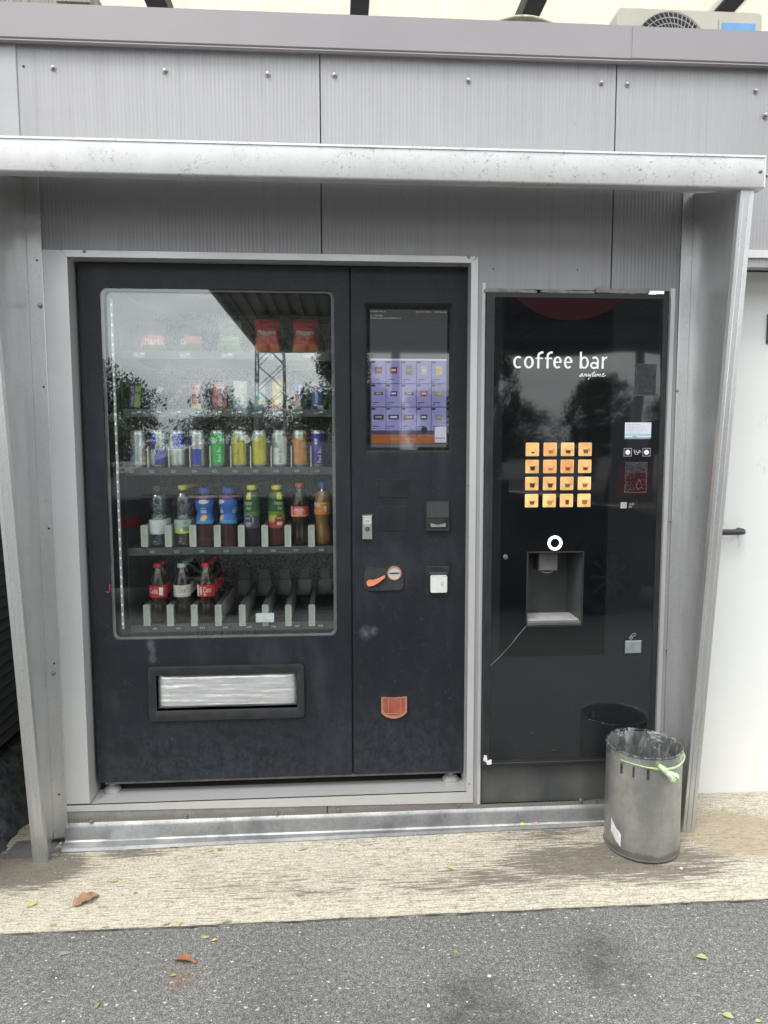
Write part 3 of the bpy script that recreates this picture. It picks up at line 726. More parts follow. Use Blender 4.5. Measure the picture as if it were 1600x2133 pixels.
obj('side_panel', MB().plate(rr(X(1497, 60, YA), X(1580, 60, YA), az0 + .03, Z(1540, 40, YA), .006), YA - .004, YA - .0032), CREAM, ac)
bx0 = X(20, 0, 1.2)
obj_ = single('weathered_eave', MB().box(-1.75, X(195, 0, .9), .85, 1.5, Z(60, 14, .9), Z(60, -30, .9)).box(-1.7, X(120, 0, .8), .78, .86, Z(60, 40, .8), Z(60, 4, .8)), pm('weathered_brown_sheet', (.16, .14, .12), (.34, .31, .27), 20, (8, 1, 1), rough=.8), 'weathered brown eave above the top left parapet corner', 'roof edge', (-1.3, 1.1, 2.8))

# ------------------------------------------------------------------ snack vending machine
YM = .055                                                # front of the machine's doors
snack = thing('snack_vending_machine', 'black snack and drink vending machine with glass front and touch screen', 'vending machine', (-.2, .4, SNZ0))
mx0, mx1 = X(164, 900, YM) - .002, X(972, 900, YM)
mx0 = (X(163, 600, YM) + X(203, 1600, YM)) / 2
mz0, mz1 = Z(500, 1621, YM), Z(500, 551, YM)
sx0, sx1 = X(728, 900, YM) - .0, X(735, 1100, YM)
seam = X(732, 1080, YM)
WL, WR_, WB, WT = X(220, 960, YM), X(699, 960, YM), Z(460, 1329, YM), Z(460, 602, YM)
SLX0, SLX1, SLZ0, SLZ1 = X(326, 1440, YM), X(619, 1440, YM), Z(470, 1477, YM), Z(470, 1404, YM)
door = MB().holed([mx0, seam - .0035], [mz0, mz1], [(WL, WR_, WB, WT), (SLX0, SLX1, SLZ0, SLZ1)], YM, YM + .045)
cr_ = .022
for cxx, czz, qx, qz in ((WL, WT, 1, -1), (WR_, WT, -1, -1), (WL, WB, 1, 1), (WR_, WB, -1, 1)):
    pts = [(cxx, czz)]
    for k in range(7):
        a = R(90 * k / 6); pts.append((cxx + qx * cr_ * (1 - math.sin(a)), czz + qz * cr_ * (1 - math.cos(a))))
    if qx * qz > 0: pts = pts[::-1]
    door.plate(pts, YM + .0004, YM + .040)
dobj = obj('glazed_door', door, BLACK, snack)
# glazing: two panes, thin clear edge band
obj('outer_pane', MB().plate(rr(WL + .0005, WR_ - .0005, WB + .0005, WT - .0005, cr_), YM + .0035, YM + .0075), GLASS, dobj)
obj('inner_pane', MB().plate(rr(WL + .006, WR_ - .006, WB + .006, WT - .006, cr_), YM + .024, YM + .028), GLASS, dobj)
gk = MB(); n = len(rr(0, 1, 0, 1, .1))
o1, o2 = rr(WL, WR_, WB, WT, cr_ + .001), rr(WL + .011, WR_ - .011, WB + .008, WT - .008, cr_ - .004)
gk.add([(x, YM + .010, z) for x, z in o1] + [(x, YM + .010, z) for x, z in o2], [(i, (i + 1) % n, n + (i + 1) % n, n + i) for i in range(n)])
obj('edge_seal', gk, pm('grey_edge_seal', (.10, .105, .108), (.14, .145, .15), 20, rough=.4), dobj)
# light strip down the left edge, the dots are lit
strip = obj('light_strip', MB().box(WL + .024, WL + .032, YM + .033, YM + .04, WB + .03, WT - .03), pm('frosted_strip', (.5, .5, .5), None, 20, rough=.3), dobj)
led = MB()
for k in range(34):
    z = WB + .05 + k * (WT - WB - .10) / 33
    led.box(WL + .0262, WL + .0298, YM + .0322, YM + .033, z - .004, z + .004)
LEDM, t = newmat('lit_led'); finish(t, (.9, .9, .9), .4, emit=(.92, .97, 1.0), estr=.3)
o = obj('light_dot', led, LEDM, dobj); o['kind'] = 'stuff'
obj('red_mark', MB().tube([(X(229, 1216, YM), YM - .001, Z(229, 1216, YM)), (X(229, 1230, YM), YM - .001, Z(229, 1230, YM)), (X(226, 1234, YM), YM - .001, Z(226, 1234, YM)), (X(222, 1233, YM), YM - .001, Z(222, 1233, YM))], .0014, 5), cm(.55, .03, .03), dobj)
# delivery slot with raised frame and foil-wrapped flap
fx0, fx1, fz0, fz1 = X(311, 1440, YM), X(634, 1440, YM), Z(470, 1497, YM), Z(470, 1385, YM)
sf = MB(); n = len(rr(0, 1, 0, 1, .1, 5))
A_, B_, D_ = rr(fx0, fx1, fz0, fz1, .014), rr(fx0 + .010, fx1 - .010, fz0 + .010, fz1 - .010, .008), rr(SLX0, SLX1, SLZ0, SLZ1, .002)
vv = [(x, YM - .0005, z) for x, z in A_] + [(x, YM - .010, z) for x, z in A_] + [(x, YM - .012, z) for x, z in B_] + [(x, YM - .004, z) for x, z in D_] + [(x, YM + .06, z) for x, z in D_]
sf.add(vv, [(r_ * n + i, r_ * n + (i + 1) % n, (r_ + 1) * n + (i + 1) % n, (r_ + 1) * n + i) for r_ in range(4) for i in range(n)])
slot = obj('slot_frame', sf, PLASTIC, dobj, 40)
FOIL, t = newmat('crinkled_silver_foil'); v = coords(t, (.16, 1, 1))
hn = noise(t, v, 75, 5, .6, .5)
finish(t, ramp(t, hn, [(.3, (.52, .525, .53)), (.7, (.66, .665, .67))]), .36, .6, .5, bump(t, hn, .55, .004))
def foil(u, v_):
    x = SLX0 + .001 + (SLX1 - SLX0 - .002) * u; z = SLZ0 + .001 + (SLZ1 - SLZ0 - .002) * v_
    e = min(u, 1 - u) * 4; e2 = min(v_, 1 - v_); d = min(1, e * 3.0) ** .5 * min(1, e2 * 9) ** .5
    w_ = .0022 * mnoise.fractal(Vector((x * 5, z * 80, 1)), 1, 2, 3) * min(1, e + .4) + .0007 * mnoise.noise(Vector((x * 50, z * 60, 4)))
    return (x, YM + .020 - .016 * d + w_, z)
obj('foil_flap', MB().grid(foil, 110, 44), FOIL, slot, True)
obj('slot_backing', MB().box(SLX0 - .01, SLX1 + .01, YM + .05, YM + .055, SLZ0 - .01, SLZ1 + .01), DARK, slot)
# service panel
SCX0, SCX1, SCZ0, SCZ1 = X(760, 780, YM), X(942, 780, YM), Z(850, 943, YM), Z(850, 631, YM)
sp_ = obj('service_panel', MB().holed([seam + .0035, mx1], [mz0, mz1], [(SCX0, SCX1, SCZ0, SCZ1)], YM, YM + .045), BLACK, snack)
obj('door_gap', MB().box(seam - .01, seam + .01, YM + .012, YM + .02, mz0, mz1), DARK, snack)
obj('edge_bar', MB().box(mx1 + .0005, mx1 + .010, YM + .004, YM + .045, mz0, mz1, bev=.002), PLASTIC, snack)
# cabinet shell
cab = MB().box(mx0 + .012, mx0 + .03, YM + .046, .92, mz0 - .002, mz1).box(mx1 - .03, mx1 - .012, YM + .046, .92, mz0 - .002, mz1).box(mx0 + .03, mx1 - .03, YM + .046, .92, mz1 - .02, mz1 - .002).box(mx0 + .03, mx1 - .03, YM + .046, .92, mz0 - .0015, mz0 + .02).box(mx0 + .03, mx1 - .03, .90, .92, mz0 + .02, mz1 - .02)
obj('cabinet', cab, DARK, snack)
FOOTM = pm('grey_levelling_foot', (.22, .215, .20), (.30, .29, .27), 30, rough=.6)
for px in (238, 937):
    fx = X(px, 1645, YM + .06); fy = YM + .042; fz = SNZ0 + .0005
    obj('foot', MB().lathe([(.031, 0), (.031, .005), (.022, .016), (.013, .021), (.012, .030), (.006, .029), (.006, mz0 - fz)], (fx, fy, fz), 18), FOOTM, snack, 40)
obj('bottom_rail', MB().box(mx0 + .02, mx1 - .01, YM + .012, YM + .05, mz0 - .013, mz0 - .003), pm('rusty_grey_rail', (.10, .085, .07), (.18, .16, .14), 20, rough=.8), snack)
# speakers: small round holes
for cx_, cz_ in ((785, 589), (916, 591)):
    m = MB(); x0, z0 = P(cx_, cz_, YM)
    for sgn in (-1, 1):
        for i in range(-2, 3):
            for j in range(-2, 3):
                if abs(i) + abs(j) > 3: continue
                m.disc(x0 + sgn * .0195 + i * .0062 + (j % 2) * .0031, YM - .0006, z0 + j * .0070, .0014, 6, 0, .0008)
    o = obj('speaker_grille', m, cm(.003, .003, .004, .8), sp_); o['kind'] = 'stuff'
# touch screen
YS = YM + .014
bz = MB(); n = 4
A_ = [(SCX0, SCZ0), (SCX1, SCZ0), (SCX1, SCZ1), (SCX0, SCZ1)]; ins = .009
B_ = [(SCX0 + ins, SCZ0 + ins), (SCX1 - ins, SCZ0 + ins), (SCX1 - ins, SCZ1 - ins), (SCX0 + ins, SCZ1 - ins)]
bz.add([(x, YM + .0005, z) for x, z in A_] + [(x, YS - .001, z) for x, z in B_], [(i, (i + 1) % 4, 4 + (i + 1) % 4, 4 + i) for i in range(4)])
scr = obj('touch_screen', MB().box(SCX0, SCX1, YS, YS + .004, SCZ0, SCZ1), pm('screen_glass_black', (.008, .009, .010), (.010, .011, .012), 5, rough=.02, r2=.02, spec=1.0), sp_)
obj('screen_bezel', bz, PLASTIC, scr)
def SX(px): return X(px, 800, YS)
def SZ(py): return Z(850, py, YS)
def em(name, c, s, rough=.03):
    m_, t_ = newmat(name); f_ = noise(t_, coords(t_), 25, 3); cl = ramp(t_, f_, [(.3, tuple(q * .94 for q in c)), (.7, c)])
    finish(t_, tuple(q * .12 for q in c), rough, 0, 1.0, emit=cl, estr=s * .55); return m_
obj('display', MB().box(SX(771), SX(931), YS - .0010, YS - .0001, SZ(932), SZ(645)), em('display_dark', (.055, .060, .062), 1.0), scr)
LAV = em('display_lavender', (.20, .20, .40), 1.0); LINE = em('display_line', (.05, .05, .10), 1.0); WHT = em('display_white', (.5, .5, .62), .9); BADGE = em('display_badge', (.02, .022, .03), 1.0)
obj('menu_ground', MB().box(SX(772), SX(931), YS - .0020, YS - .0012, SZ(906), SZ(748)), LINE, scr)
obj('menu_header', MB().box(SX(772), SX(930), YS - .0026, YS - .0021, SZ(751.5), SZ(747.5)), WHT, scr)
WARM = em('display_warm', (.3, .26, .22), .9)
colx = [773, 804, 836, 867.5, 898.5, 930]
prod = {(0, 0): ((.16, .035, .02), 'q'), (0, 1): ((.16, .035, .02), 'q'), (0, 2): ((.12, .14, .03), 'b'), (0, 3): ((.30, .32, .26), 'b'), (0, 4): ((.42, .34, .10), 'b'),
        (1, 0): ((.05, .05, .08), 'r'), (1, 1): ((.03, .045, .13), 's'), (1, 2): ((.03, .03, .035), 'r'), (1, 3): ((.20, .05, .03), 's'), (1, 4): ((.22, .20, .14), 'l'),
        (2, 0): ((.035, .035, .06), 'l'), (2, 1): ((.035, .035, .07), 'l'), (2, 2): ((.06, .03, .09), 'l'), (2, 3): ((.03, .05, .03), 's'), (2, 4): ((.15, .17, .12), 's')}
for rI, (ya, yb) in enumerate(((752, 798.5), (800.5, 847), (849, 896.5))):
    for cI in range(5):
        x0, x1, z1, z0 = SX(colx[cI] + .7), SX(colx[cI + 1] - .7), SZ(ya), SZ(yb)
        tile = obj('menu_tile', MB().box(x0, x1, YS - .0032, YS - .0022, z0, z1), LAV, scr)
        w_, h_ = x1 - x0, z1 - z0
        m = MB().plate([(x0, z1 - h_ * .10), (x0 + w_ * .24, z1 - h_ * .10), (x0 + w_ * .30, z1 - h_ * .02), (x0, z1 - h_ * .02)], YS - .0040, YS - .0034)
        c_, kd = prod[(rI, cI)]
        cx_, cz_ = (x0 + x1) / 2, z0 + h_ * .58
        wq, hq = {'q': (.5, .30), 'b': (.42, .42), 'r': (.62, .13), 's': (.5, .24), 'l': (.74, .22)}[kd]
        m.plate([(cx_ - w_ * wq / 2, cz_ - h_ * hq / 2), (cx_ + w_ * wq / 2, cz_ - h_ * hq / 2), (cx_ + w_ * wq * .48, cz_), (cx_ + w_ * wq / 2, cz_ + h_ * hq / 2), (cx_ - w_ * wq / 2, cz_ + h_ * hq / 2), (cx_ - w_ * wq * .48, cz_)], YS - .0040, YS - .0034, 1)
        m.box(cx_ - w_ * wq * .3, cx_ + w_ * wq * .3, YS - .0044, YS - .0041, cz_ - h_ * .03, cz_ + h_ * .04, 2)
        m.box(x0 + w_ * .08, x0 + w_ * .55, YS - .0040, YS - .0034, z0 + h_ * .16, z0 + h_ * .19, 3).box(x0 + w_ * .08, x0 + w_ * .24, YS - .0040, YS - .0034, z0 + h_ * .07, z0 + h_ * .095, 3)
        mats_ = [BADGE, em('display_colour', c_, 1.0), WHT if cI % 2 else WARM]
        for nm, mi in (('badge', 0), ('product_picture', 1), ('picture_light', 2), ('price_text', 3)):
            q = MB(); keep = [k for k in range(len(m.f)) if (m.m[k] == mi)]
            for k in keep: q.add([m.v[i] for i in m.f[k]], [tuple(range(len(m.f[k])))])
            obj(nm, q, mats_[mi] if mi < 3 else BADGE, tile)
obj('orange_banner', MB().box(SX(774), SX(905), YS - .0032, YS - .0022, SZ(923.5), SZ(905)), em('display_orange', (.26, .085, .03), 1.0), scr)
obj('grey_footer', MB().box(SX(774), SX(931), YS - .0020, YS - .0012, SZ(931.5), SZ(924.5)), em('display_grey', (.10, .10, .10), 1.0), scr)
st_ = obj('corner_sticker', MB().box(SX(906), SX(930), YS - .0042, YS - .0033, SZ(922), SZ(889)), WHT, scr)
tm = MB(); text(tm, 'Herzlich Willkommen', SX(840), SZ(914), YS - .0036, w=SX(866) - SX(814), m=0)
obj('banner_lettering', tm, em('display_text_pale', (.42, .20, .12), 1.0), scr)
tm = MB(); text(tm, 'Balance', SX(918), SZ(912), YS - .0046, w=SX(928) - SX(909))
obj('sticker_lettering', tm, BADGE, st_)
tm = MB(); text(tm, 'COMBIPAY 4.4.0 v01', SX(788), SZ(649.5), YS - .0014, w=SX(805) - SX(772.5)); text(tm, '2024-10-01 13:29:26', SX(881), SZ(649.5), YS - .0014, w=SX(897) - SX(865)); text(tm, 'HYS-Wechsel', SX(917), SZ(649.5), YS - .0014, w=SX(929) - SX(905))
text(tm, 'ccc 10BCP8/4', SX(785), SZ(658), YS - .0014, w=SX(798) - SX(772.5)); text(tm, 'Kredit: mpd. cash: 0x3/0x2/1x5', SX(803.5), SZ(663.5), YS - .0014, w=SX(834) - SX(772.5))
obj('status_lettering', tm, em('display_text', (.35, .36, .36), 1.0), scr)
obj('lens_dot', MB().disc(SX(884), YS - .0048, SZ(895.5), .0115, 20, 0, .001), cm(.012, .016, .014, .3), scr)
# blanking plates
BLANK = pm('matt_black_plate', (.0075, .009, .012), (.011, .0125, .016), 14, rough=.5, spec=.3)
for a, b, c_, d in ((789, 998, 850, 1037), (791, 1055, 849, 1106)):
    x0, x1, z1, z0 = X(a, 1050, YM), X(c_, 1050, YM), Z(820, b, YM), Z(820, d, YM)
    obj('blanking_plate', MB().rbox(x0, x1, YM - .0016, YM + .001, z0, z1, .0012), BLANK, sp_)
# chrome lock
x0, x1, z1, z0 = X(755, 1098, YM), X(775, 1098, YM), Z(765, 1074, YM), Z(765, 1123, YM)
lk = obj('lock_handle', MB().rbox(x0, x1, YM - .010, YM + .001, z0, z1, .003), STEEL, sp_)
obj('lock_top', MB().rbox(x0 - .003, x1 + .003, YM - .007, YM + .001, z1 - .001, z1 + .004, .001), CHROME, lk)
obj('lock_cylinder', MB().ring((x0 + x1) / 2, YM - .0125, (z0 * .55 + z1 * .45), .0015, .0085, 20, 0, .003), CHROME, lk)
tm = MB(); text(tm, 'rielda', (x0 + x1) / 2, z1 - .018, YM - .0108, w=.017); obj('lock_lettering', tm, cm(.03, .03, .03), lk)
obj('lock_label', MB().box(x0 + .003, x1 - .003, YM - .0104, YM - .0095, z1 - .030, z1 - .006), cm(.75, .75, .75, .25, .5), lk)
# bill acceptor
x0, x1, z1, z0 = X(887, 1075, YM), X(935, 1075, YM), Z(911, 1045, YM), Z(911, 1105, YM); zm = Z(911, 1078, YM)
ba = obj('bill_acceptor', MB().holed([x0, x1], [z0, zm], [(x0 + .012, x1 - .012, z0 + .010, z0 + .022)], YM - .014, YM + .001).rbox(x0 - .002, x1 + .002, YM - .003, YM + .001, z0 - .002, z1 + .002, .001), PLASTIC, sp_)
obj('acceptor_hood', MB().prism([(YM - .003, z1), (YM - .007, z1 - .003), (YM - .016, zm + .003), (YM - .016, zm + .0005), (YM - .002, zm + .0005)], x0 + .002, x1 - .002, 'x'), PLASTIC, ba)
zc_ = z0 + .026
obj('note_guide', MB().plate([(x0 + .016, z0 + .014), (x1 - .014, z0 + .014), (x1 - .013, z0 + .028), ((x0 + x1) / 2, z0 + .021), (x0 + .015, z0 + .028)], YM - .0165, YM - .0142), pm('smoky_grey_plastic', (.16, .165, .16), (.21, .21, .205), 30, rough=.3), ba)
obj('note_slot', MB().box(x0 + .012, x1 - .012, YM - .004, YM - .0032, z0 + .008, z0 + .022), DARK, ba)
# coin plate: oval with lever and coin slot
cz_ = Z(800, 1203, YM); px0, px1 = X(761, 1203, YM), X(839, 1203, YM)
out = []
cc1, cc2, ra, rb = (px0 + .030, Z(780, 1206, YM)), (X(821, 1193, YM), Z(821, 1193, YM)), .030, .031
for k in range(9): a = R(90 + 180 * k / 8); out.append((cc1[0] + ra * math.cos(a), cc1[1] + .032 * math.sin(a)))
for k in range(9): a = R(-90 + 90 * k / 8); out.append((px1 - .022 + .022 * math.cos(a), Z(800, 1228, YM) + .022 + .022 * math.sin(a)))
for k in range(9): a = R(10 + 140 * k / 8); out.append((cc2[0] + rb * math.cos(a), cc2[1] + rb * math.sin(a)))
cpz0, cpz1 = Z(800, 1229, YM), Z(800, 1180, YM)
top_ = [(cc2[0] + rb * math.cos(R(a)), cc2[1] + rb * math.sin(R(a))) for a in range(0, 181, 15)]
out = [q for q in rr(px0 - .004, px1 + .002, cpz0, cpz1, .020) if not (q[1] > cc2[1] and q[0] > cc2[0] - rb)] 
k_ = max(i for i, q in enumerate(out) if q[0] > cc2[0] and q[1] < cc2[1]) + 1
i0 = [i for i, q in enumerate(out) if q[0] < cc2[0] and q[1] > cc2[1]][0]
out = out[i0:] + out[:i0]
out += [(px1 + .002, cc2[1] - .001)] + top_[:-2]
cp = obj('coin_plate', MB().plate(out, YM - .007, YM + .001), pm('dark_grey_moulding', (.020, .021, .022), (.028, .029, .030), 20, rough=.45), sp_)
COP = pm('copper_anodised', (.62, .30, .20), (.54, .25, .16), 40, rough=.3, metal=.55)
obj('slot_ring', MB().ring(cc2[0], YM - .012, cc2[1], .0215, .0255, 32, 0, .005), COP, cp)
obj('slot_face', MB().disc(cc2[0], YM - .010, cc2[1], .0216, 28, 0, .003), cm(.62, .60, .57, .3, .35), cp)
obj('coin_slot', MB().box(cc2[0] - .017, cc2[0] + .017, YM - .0112, YM - .0102, cc2[1] - .0025, cc2[1] + .0025), DARK, cp)
tm = MB(); text(tm, 'PAY', cc2[0], cc2[1] - .009, YM - .0106, w=.010); obj('slot_lettering', tm, cm(.25, .25, .25), cp)
lx, lz = X(770, 1213, YM), Z(770, 1213, YM)
obj('lever_well', MB().plate(rr(lx - .008, lx + .050, lz - .013, lz + .026, .012), YM - .0078, YM - .0072), DARK, cp)
lv = [(lx - .010 + .0 * k, lz) for k in range(0)]
for k in range(9): a = R(100 + 200 * k / 8); lv.append((lx + .0115 * math.cos(a), lz + .0115 * math.sin(a)))
tx, tz = X(801, 1199, YM), Z(801, 1199, YM)
lv += [(lx + .014, lz - .008), (lx + .030, lz + .001), (tx, tz - .005), (tx + .001, tz + .004), (lx + .030, lz + .016), (lx + .014, lz + .0105)]
obj('lever', MB().plate(lv, YM - .019, YM - .010), cm(.62, .22, .12, .4), cp)
# card reader
x0, x1, z1, z0 = X(892, 1212, YM), X(932, 1212, YM), Z(912, 1191, YM), Z(912, 1231, YM)
obj('reader_plate', MB().rbox(X(887, 1212, YM), X(936, 1212, YM), YM - .0015, YM + .001, Z(912, 1240, YM), Z(912, 1180, YM), .001), PLASTIC, sp_)
cdr = obj('card_reader', MB().rbox(x0, x1, YM - .016, YM - .001, z0, z1, .004), PLASTIC, sp_)
obj('reader_pad', MB().plate(rr(x0 + .006, x1 - .004, z0 - .002, z1 - .009, .006), YM - .021, YM - .0162), pm('pale_grey_pad', (.56, .56, .53), (.48, .48, .46), 30, rough=.4), cdr)
tm = MB(); cxr, czr = (x0 + x1) / 2 + .001, (z0 + z1) / 2 - .006
for r_ in (.008, .012, .016): tm.add([(cxr + rr_ * math.cos(a), YM - .0214, czr + rr_ * math.sin(a)) for k in range(9) for a in (R(-40 + 10 * k),) for rr_ in (r_, r_ + .0012)], [(2 * k, 2 * k + 1, 2 * k + 3, 2 * k + 2) for k in range(8)])
text(tm, 'TOUCH', x0 + .015, z1 - .0135, YM - .0214, w=.012); text(tm, 'HERE', x1 - .012, z1 - .0135, YM - .0214, w=.010); obj('reader_print', tm, cm(.28, .28, .27), cdr)
# coin return tray
x0, x1, z1, z0 = X(794, 1470, YM), X(847, 1470, YM), Z(820, 1451, YM), Z(820, 1494, YM)
tr_ = [(x0, z1), (x0, z0 + .022)] + [(x0 + (x1 - x0) * k / 8, z0 + .022 * (1 - math.sin(math.pi * k / 8) ** .7)) for k in range(1, 8)] + [(x1, z0 + .022), (x1, z1), ((x0 + x1) / 2, z1 - .004)]
ci = [((x - (x0 + x1) / 2) * .86 + (x0 + x1) / 2, (z - z1) * .86 + z1 + .0005) for x, z in tr_]
rt = obj('coin_return', MB().plate(tr_, YM - .014, YM + .001), COP, sp_)
obj('return_flap', MB().plate(ci, YM - .0155, YM - .0142), pm('brown_return_flap', (.30, .085, .055), (.22, .06, .04), 25, rough=.3), rt)
for k in (.28, .74): obj('flap_rib', MB().box(x0 + (x1 - x0) * k - .0008, x0 + (x1 - x0) * k + .0008, YM - .0165, YM - .0156, z0 + .010, z1 - .002), COP, rt)
obj('flap_rib', MB().box(x0 + .006, x1 - .006, YM - .0166, YM - .0157, z0 + .0195, z0 + .0210), COP, rt)

# ------------------------------------------------------------------ inside the snack machine
YSH = .150
IX0, IX1 = X(262, 1000, YSH), X(700, 1000, YSH)
STUCCO, t = newmat('stucco_aluminium'); v = coords(t, (1, 1, .8)); sn = noise(t, v, 120, 3, .6)
finish(t, ramp(t, sn, [(.35, (.22, .23, .235)), (.6, (.62, .64, .64))]), .42, .7, .5, bump(t, sn, 1.0, .006))
lin = MB()
lin.box(IX0 - .02, IX1 + .02, .66, .665, WB - .05, WT + .02)
obj('back_liner', lin, STUCCO, snack)
LINER = pm('dark_grey_liner', (.012, .017, .022), (.018, .024, .03), 8, rough=.45)
obj('side_liner', MB().box(WL - .03, IX0 - .004, .60, .605, WB - .05, WT + .02).box(IX0 - .008, IX0 - .003, .16, .66, WB - .05, WT + .02).box(IX1 + .012, IX1 + .02, .11, .66, WB - .05, WT + .02).box(WL - .03, WL - .022, .11, .6, WB - .05, WT + .02).box(WL - .03, IX1 + .02, .11, .66, WB - .055, WB - .05).box(WL - .03, IX1 + .02, .11, .66, WT + .02, WT + .025), LINER, snack)
rows = {1: 733, 2: 853, 3: 974, 4: 1140, 5: 1299}
SHZ = {k: Z(480, p, YSH) for k, p in rows.items()}
SHM = pm('black_shelf_steel', (.022, .024, .028), (.032, .034, .038), 10, rough=.4)
RAIL = pm('grey_price_rail', (.07, .075, .08), (.09, .095, .10), 10, rough=.35)
TAGM = pm('smoked_tag_plastic', (.055, .058, .062), (.075, .078, .08), 20, rough=.3)
LTAG = pm('pale_tag_plastic', (.20, .21, .21), (.26, .27, .27), 20, rough=.3)
SPR = pm('black_spring_wire', (.03, .031, .033), (.06, .06, .062), 20, rough=.35, metal=.5)
lanes = {1: [290, 380, 472, 556, 640], 2: [282, 323, 366, 408, 450, 497, 540, 582, 625, 664], 3: [289, 332, 371, 413, 455, 499, 541, 583, 625, 664], 4: [331, 382, 428, 477, 526, 576, 625, 673], 5: [332, 382, 431, 480, 530, 578, 626, 674]}
tagx = {1: [290, 385, 473, 560, 645], 2: [283, 324, 366, 408, 451, 493, 535, 578, 621, 662], 3: [278, 320, 365, 409, 451, 494, 537, 579, 622, 664], 4: [317, 369, 421, 471, 520, 569, 617, 669], 5: [323, 372, 422, 470, 520, 570, 620, 668]}
# springs
def helix(r, pitch, turns, wire):
    pts = [(r * math.cos(2 * math.pi * k / 18), pitch * k / 18, r * math.sin(2 * math.pi * k / 18)) for k in range(int(18 * turns) + 1)]
    return MB().tube(pts, wire, 5)
for rI in range(1, 6):
    z = SHZ[rI]
    sh = obj('shelf', MB().box(IX0, IX1, YSH + .004, .64, z - .012, z), SHM, snack)
    rl = obj('price_rail', MB().prism([(YSH, z - .026), (YSH + .003, z - .026), (YSH + .003, z + .0015), (YSH, z + .0015)], IX0, IX1, 'x'), RAIL, sh)
    for k, px in enumerate(tagx[rI]):
        x = X(px, rows[rI], YSH); tw = .021 if rI < 4 else .024
        tg = obj('price_tag', MB().box(x - tw, x + tw, YSH - .003, YSH - .0004, z - .0225, z - .003), (LTAG if rI == 1 else TAGM), rl)
        s_ = '0%d%d' % (rI - 1 if k < 9 else rI, (k + 1) % 10)
        tm = MB(); text(tm, s_, x - tw * (.3 if rI < 4 else 0), z - .013, YSH - .0036, h=.0085)
        if rI < 3: tm.box(x + tw * .25, x + tw * .85, YSH - .0036, YSH - .0031, z - .012, z - .006)
        obj('tag_number', tm, cm(.62, .64, .64), tg)
def coil(px, rI, r, pitch, wire):
    z = SHZ[rI]; key = ('coil', rI)
    if key not in _tc: _tc[key] = helix(r, pitch, 6.5, wire).mesh('spring', SPR, smooth=True)
    o = bpy.data.objects.new('spring', _tc[key]); C.objects.link(o); o.parent = snack; og = ORG[snack.name]
    o.location = (X(px, rows[rI], YSH + .02) - og[0], YSH + .012 - og[1], z + r + .003 - og[2])
for px in lanes[1]: coil(px + 8, 1, .046, .07, .0022)
for px in lanes[2]: coil(px, 2, .030, .05, .0018)
# thin cream dividers of the can shelf
CRM = pm('cream_plastic', (.60, .58, .47), (.52, .50, .41), 20, rough=.4); GREYP = pm('grey_moulded_plastic', (.40, .415, .415), (.48, .49, .49), 20, rough=.4)
z = SHZ[3]
for px in (308, 352, 396, 438, 481, 522, 565, 607, 648):
    x = X(px, 974, YSH); h_ = Z(480, 929, YSH) - z
    pts = [(YSH + .001, z - .02), (YSH + .40, z - .02), (YSH + .40, z + h_), (YSH + .012, z + h_), (YSH + .004, z + h_ - .005), (YSH + .001, z + h_ - .02)]
    obj('can_divider', MB().prism(pts, x - .0017, x + .0017, 'x'), CRM, snack)
def divider(px, rI, ptop, pbot, deep):
    z = SHZ[rI]; x = X(px, rows[rI], YSH - .004); zt, zb = Z(px, ptop, YSH - .004), Z(px, pbot, YSH - .004); w_ = .0115
    d = obj('lane_divider', MB().prism([(YSH + .004, z + .003), (deep, z + .003), (deep, zt - .001), (YSH + .004, zt - .001)], x - w_ * .75, x + w_ * .75, 'x').box(x - w_ * .9, x - w_ * .75 - .0005, YSH + .03, deep - .02, z + .02, z + .035, 0), GREYP, snack)
    obj('front_cap', MB().holed([x - w_, x + w_], [zb, zt], [(x - w_ + .004, x + w_ - .004, zb + .004, zt - .004)], YSH - .004, YSH + .0038), CRM, d)
    obj('cap_inset', MB().box(x - w_ + .004, x + w_ - .004, YSH - .001, YSH + .0036, zb + .004, zt - .004), GREYP, d)
    obj('top_strip', MB().box(x - w_ * .8, x + w_ * .8, YSH + .006, deep, zt - .0008, zt + .0012), STEEL, d)
for px in (301, 351, 402, 453, 503, 552, 600, 649): divider(px, 4, 1095, 1139, .50)
for px in (306, 355, 405, 455, 505, 553, 601, 650): divider(px, 5, 1261, 1304, .50)
z = SHZ[5]
for px in lanes[5][3:]:
    x = X(px, 1299, YSH) ; yy = .56
    pu = obj('pusher', MB().box(x - .026, x + .026, yy, yy + .01, z + .028, z + .085).box(x - .018, x + .018, yy + .012, yy + .02, z + .08, z + .13), GREYP, snack)
    for k in range(5): obj('shelf_slot', MB().box(x - .012, x + .012, .22 + k * .06, .235 + k * .06, z + .0004, z + .0012), DARK, snack)
obj('price_card', MB().box(X(533, 1285, YSH - .01), X(571, 1285, YSH - .01), YSH - .012, YSH - .010, Z(550, 1296, YSH - .01), Z(550, 1277, YSH - .01)), cm(.82, .82, .82), snack)
for px in (442, 547):
    m = MB(); cx_, cz_ = X(px, 1330, .2), WB - .02
    for k in range(6): m.ring(cx_, .20, cz_, .012 + k * .011, .0165 + k * .011, 30, 0, .002)
    obj('fan_grille', m, SHM, snack)

# ------------------------------------------------------------------ goods: every pack, can and bottle is a thing of its own
def lay(rI, px, dy=0.0, yc=.045):                        # place on a shelf lane, dy = how far back
    y = YSH + yc + dy
    return (X(px, rows[rI], YSH + yc), y, SHZ[rI] + .0006)
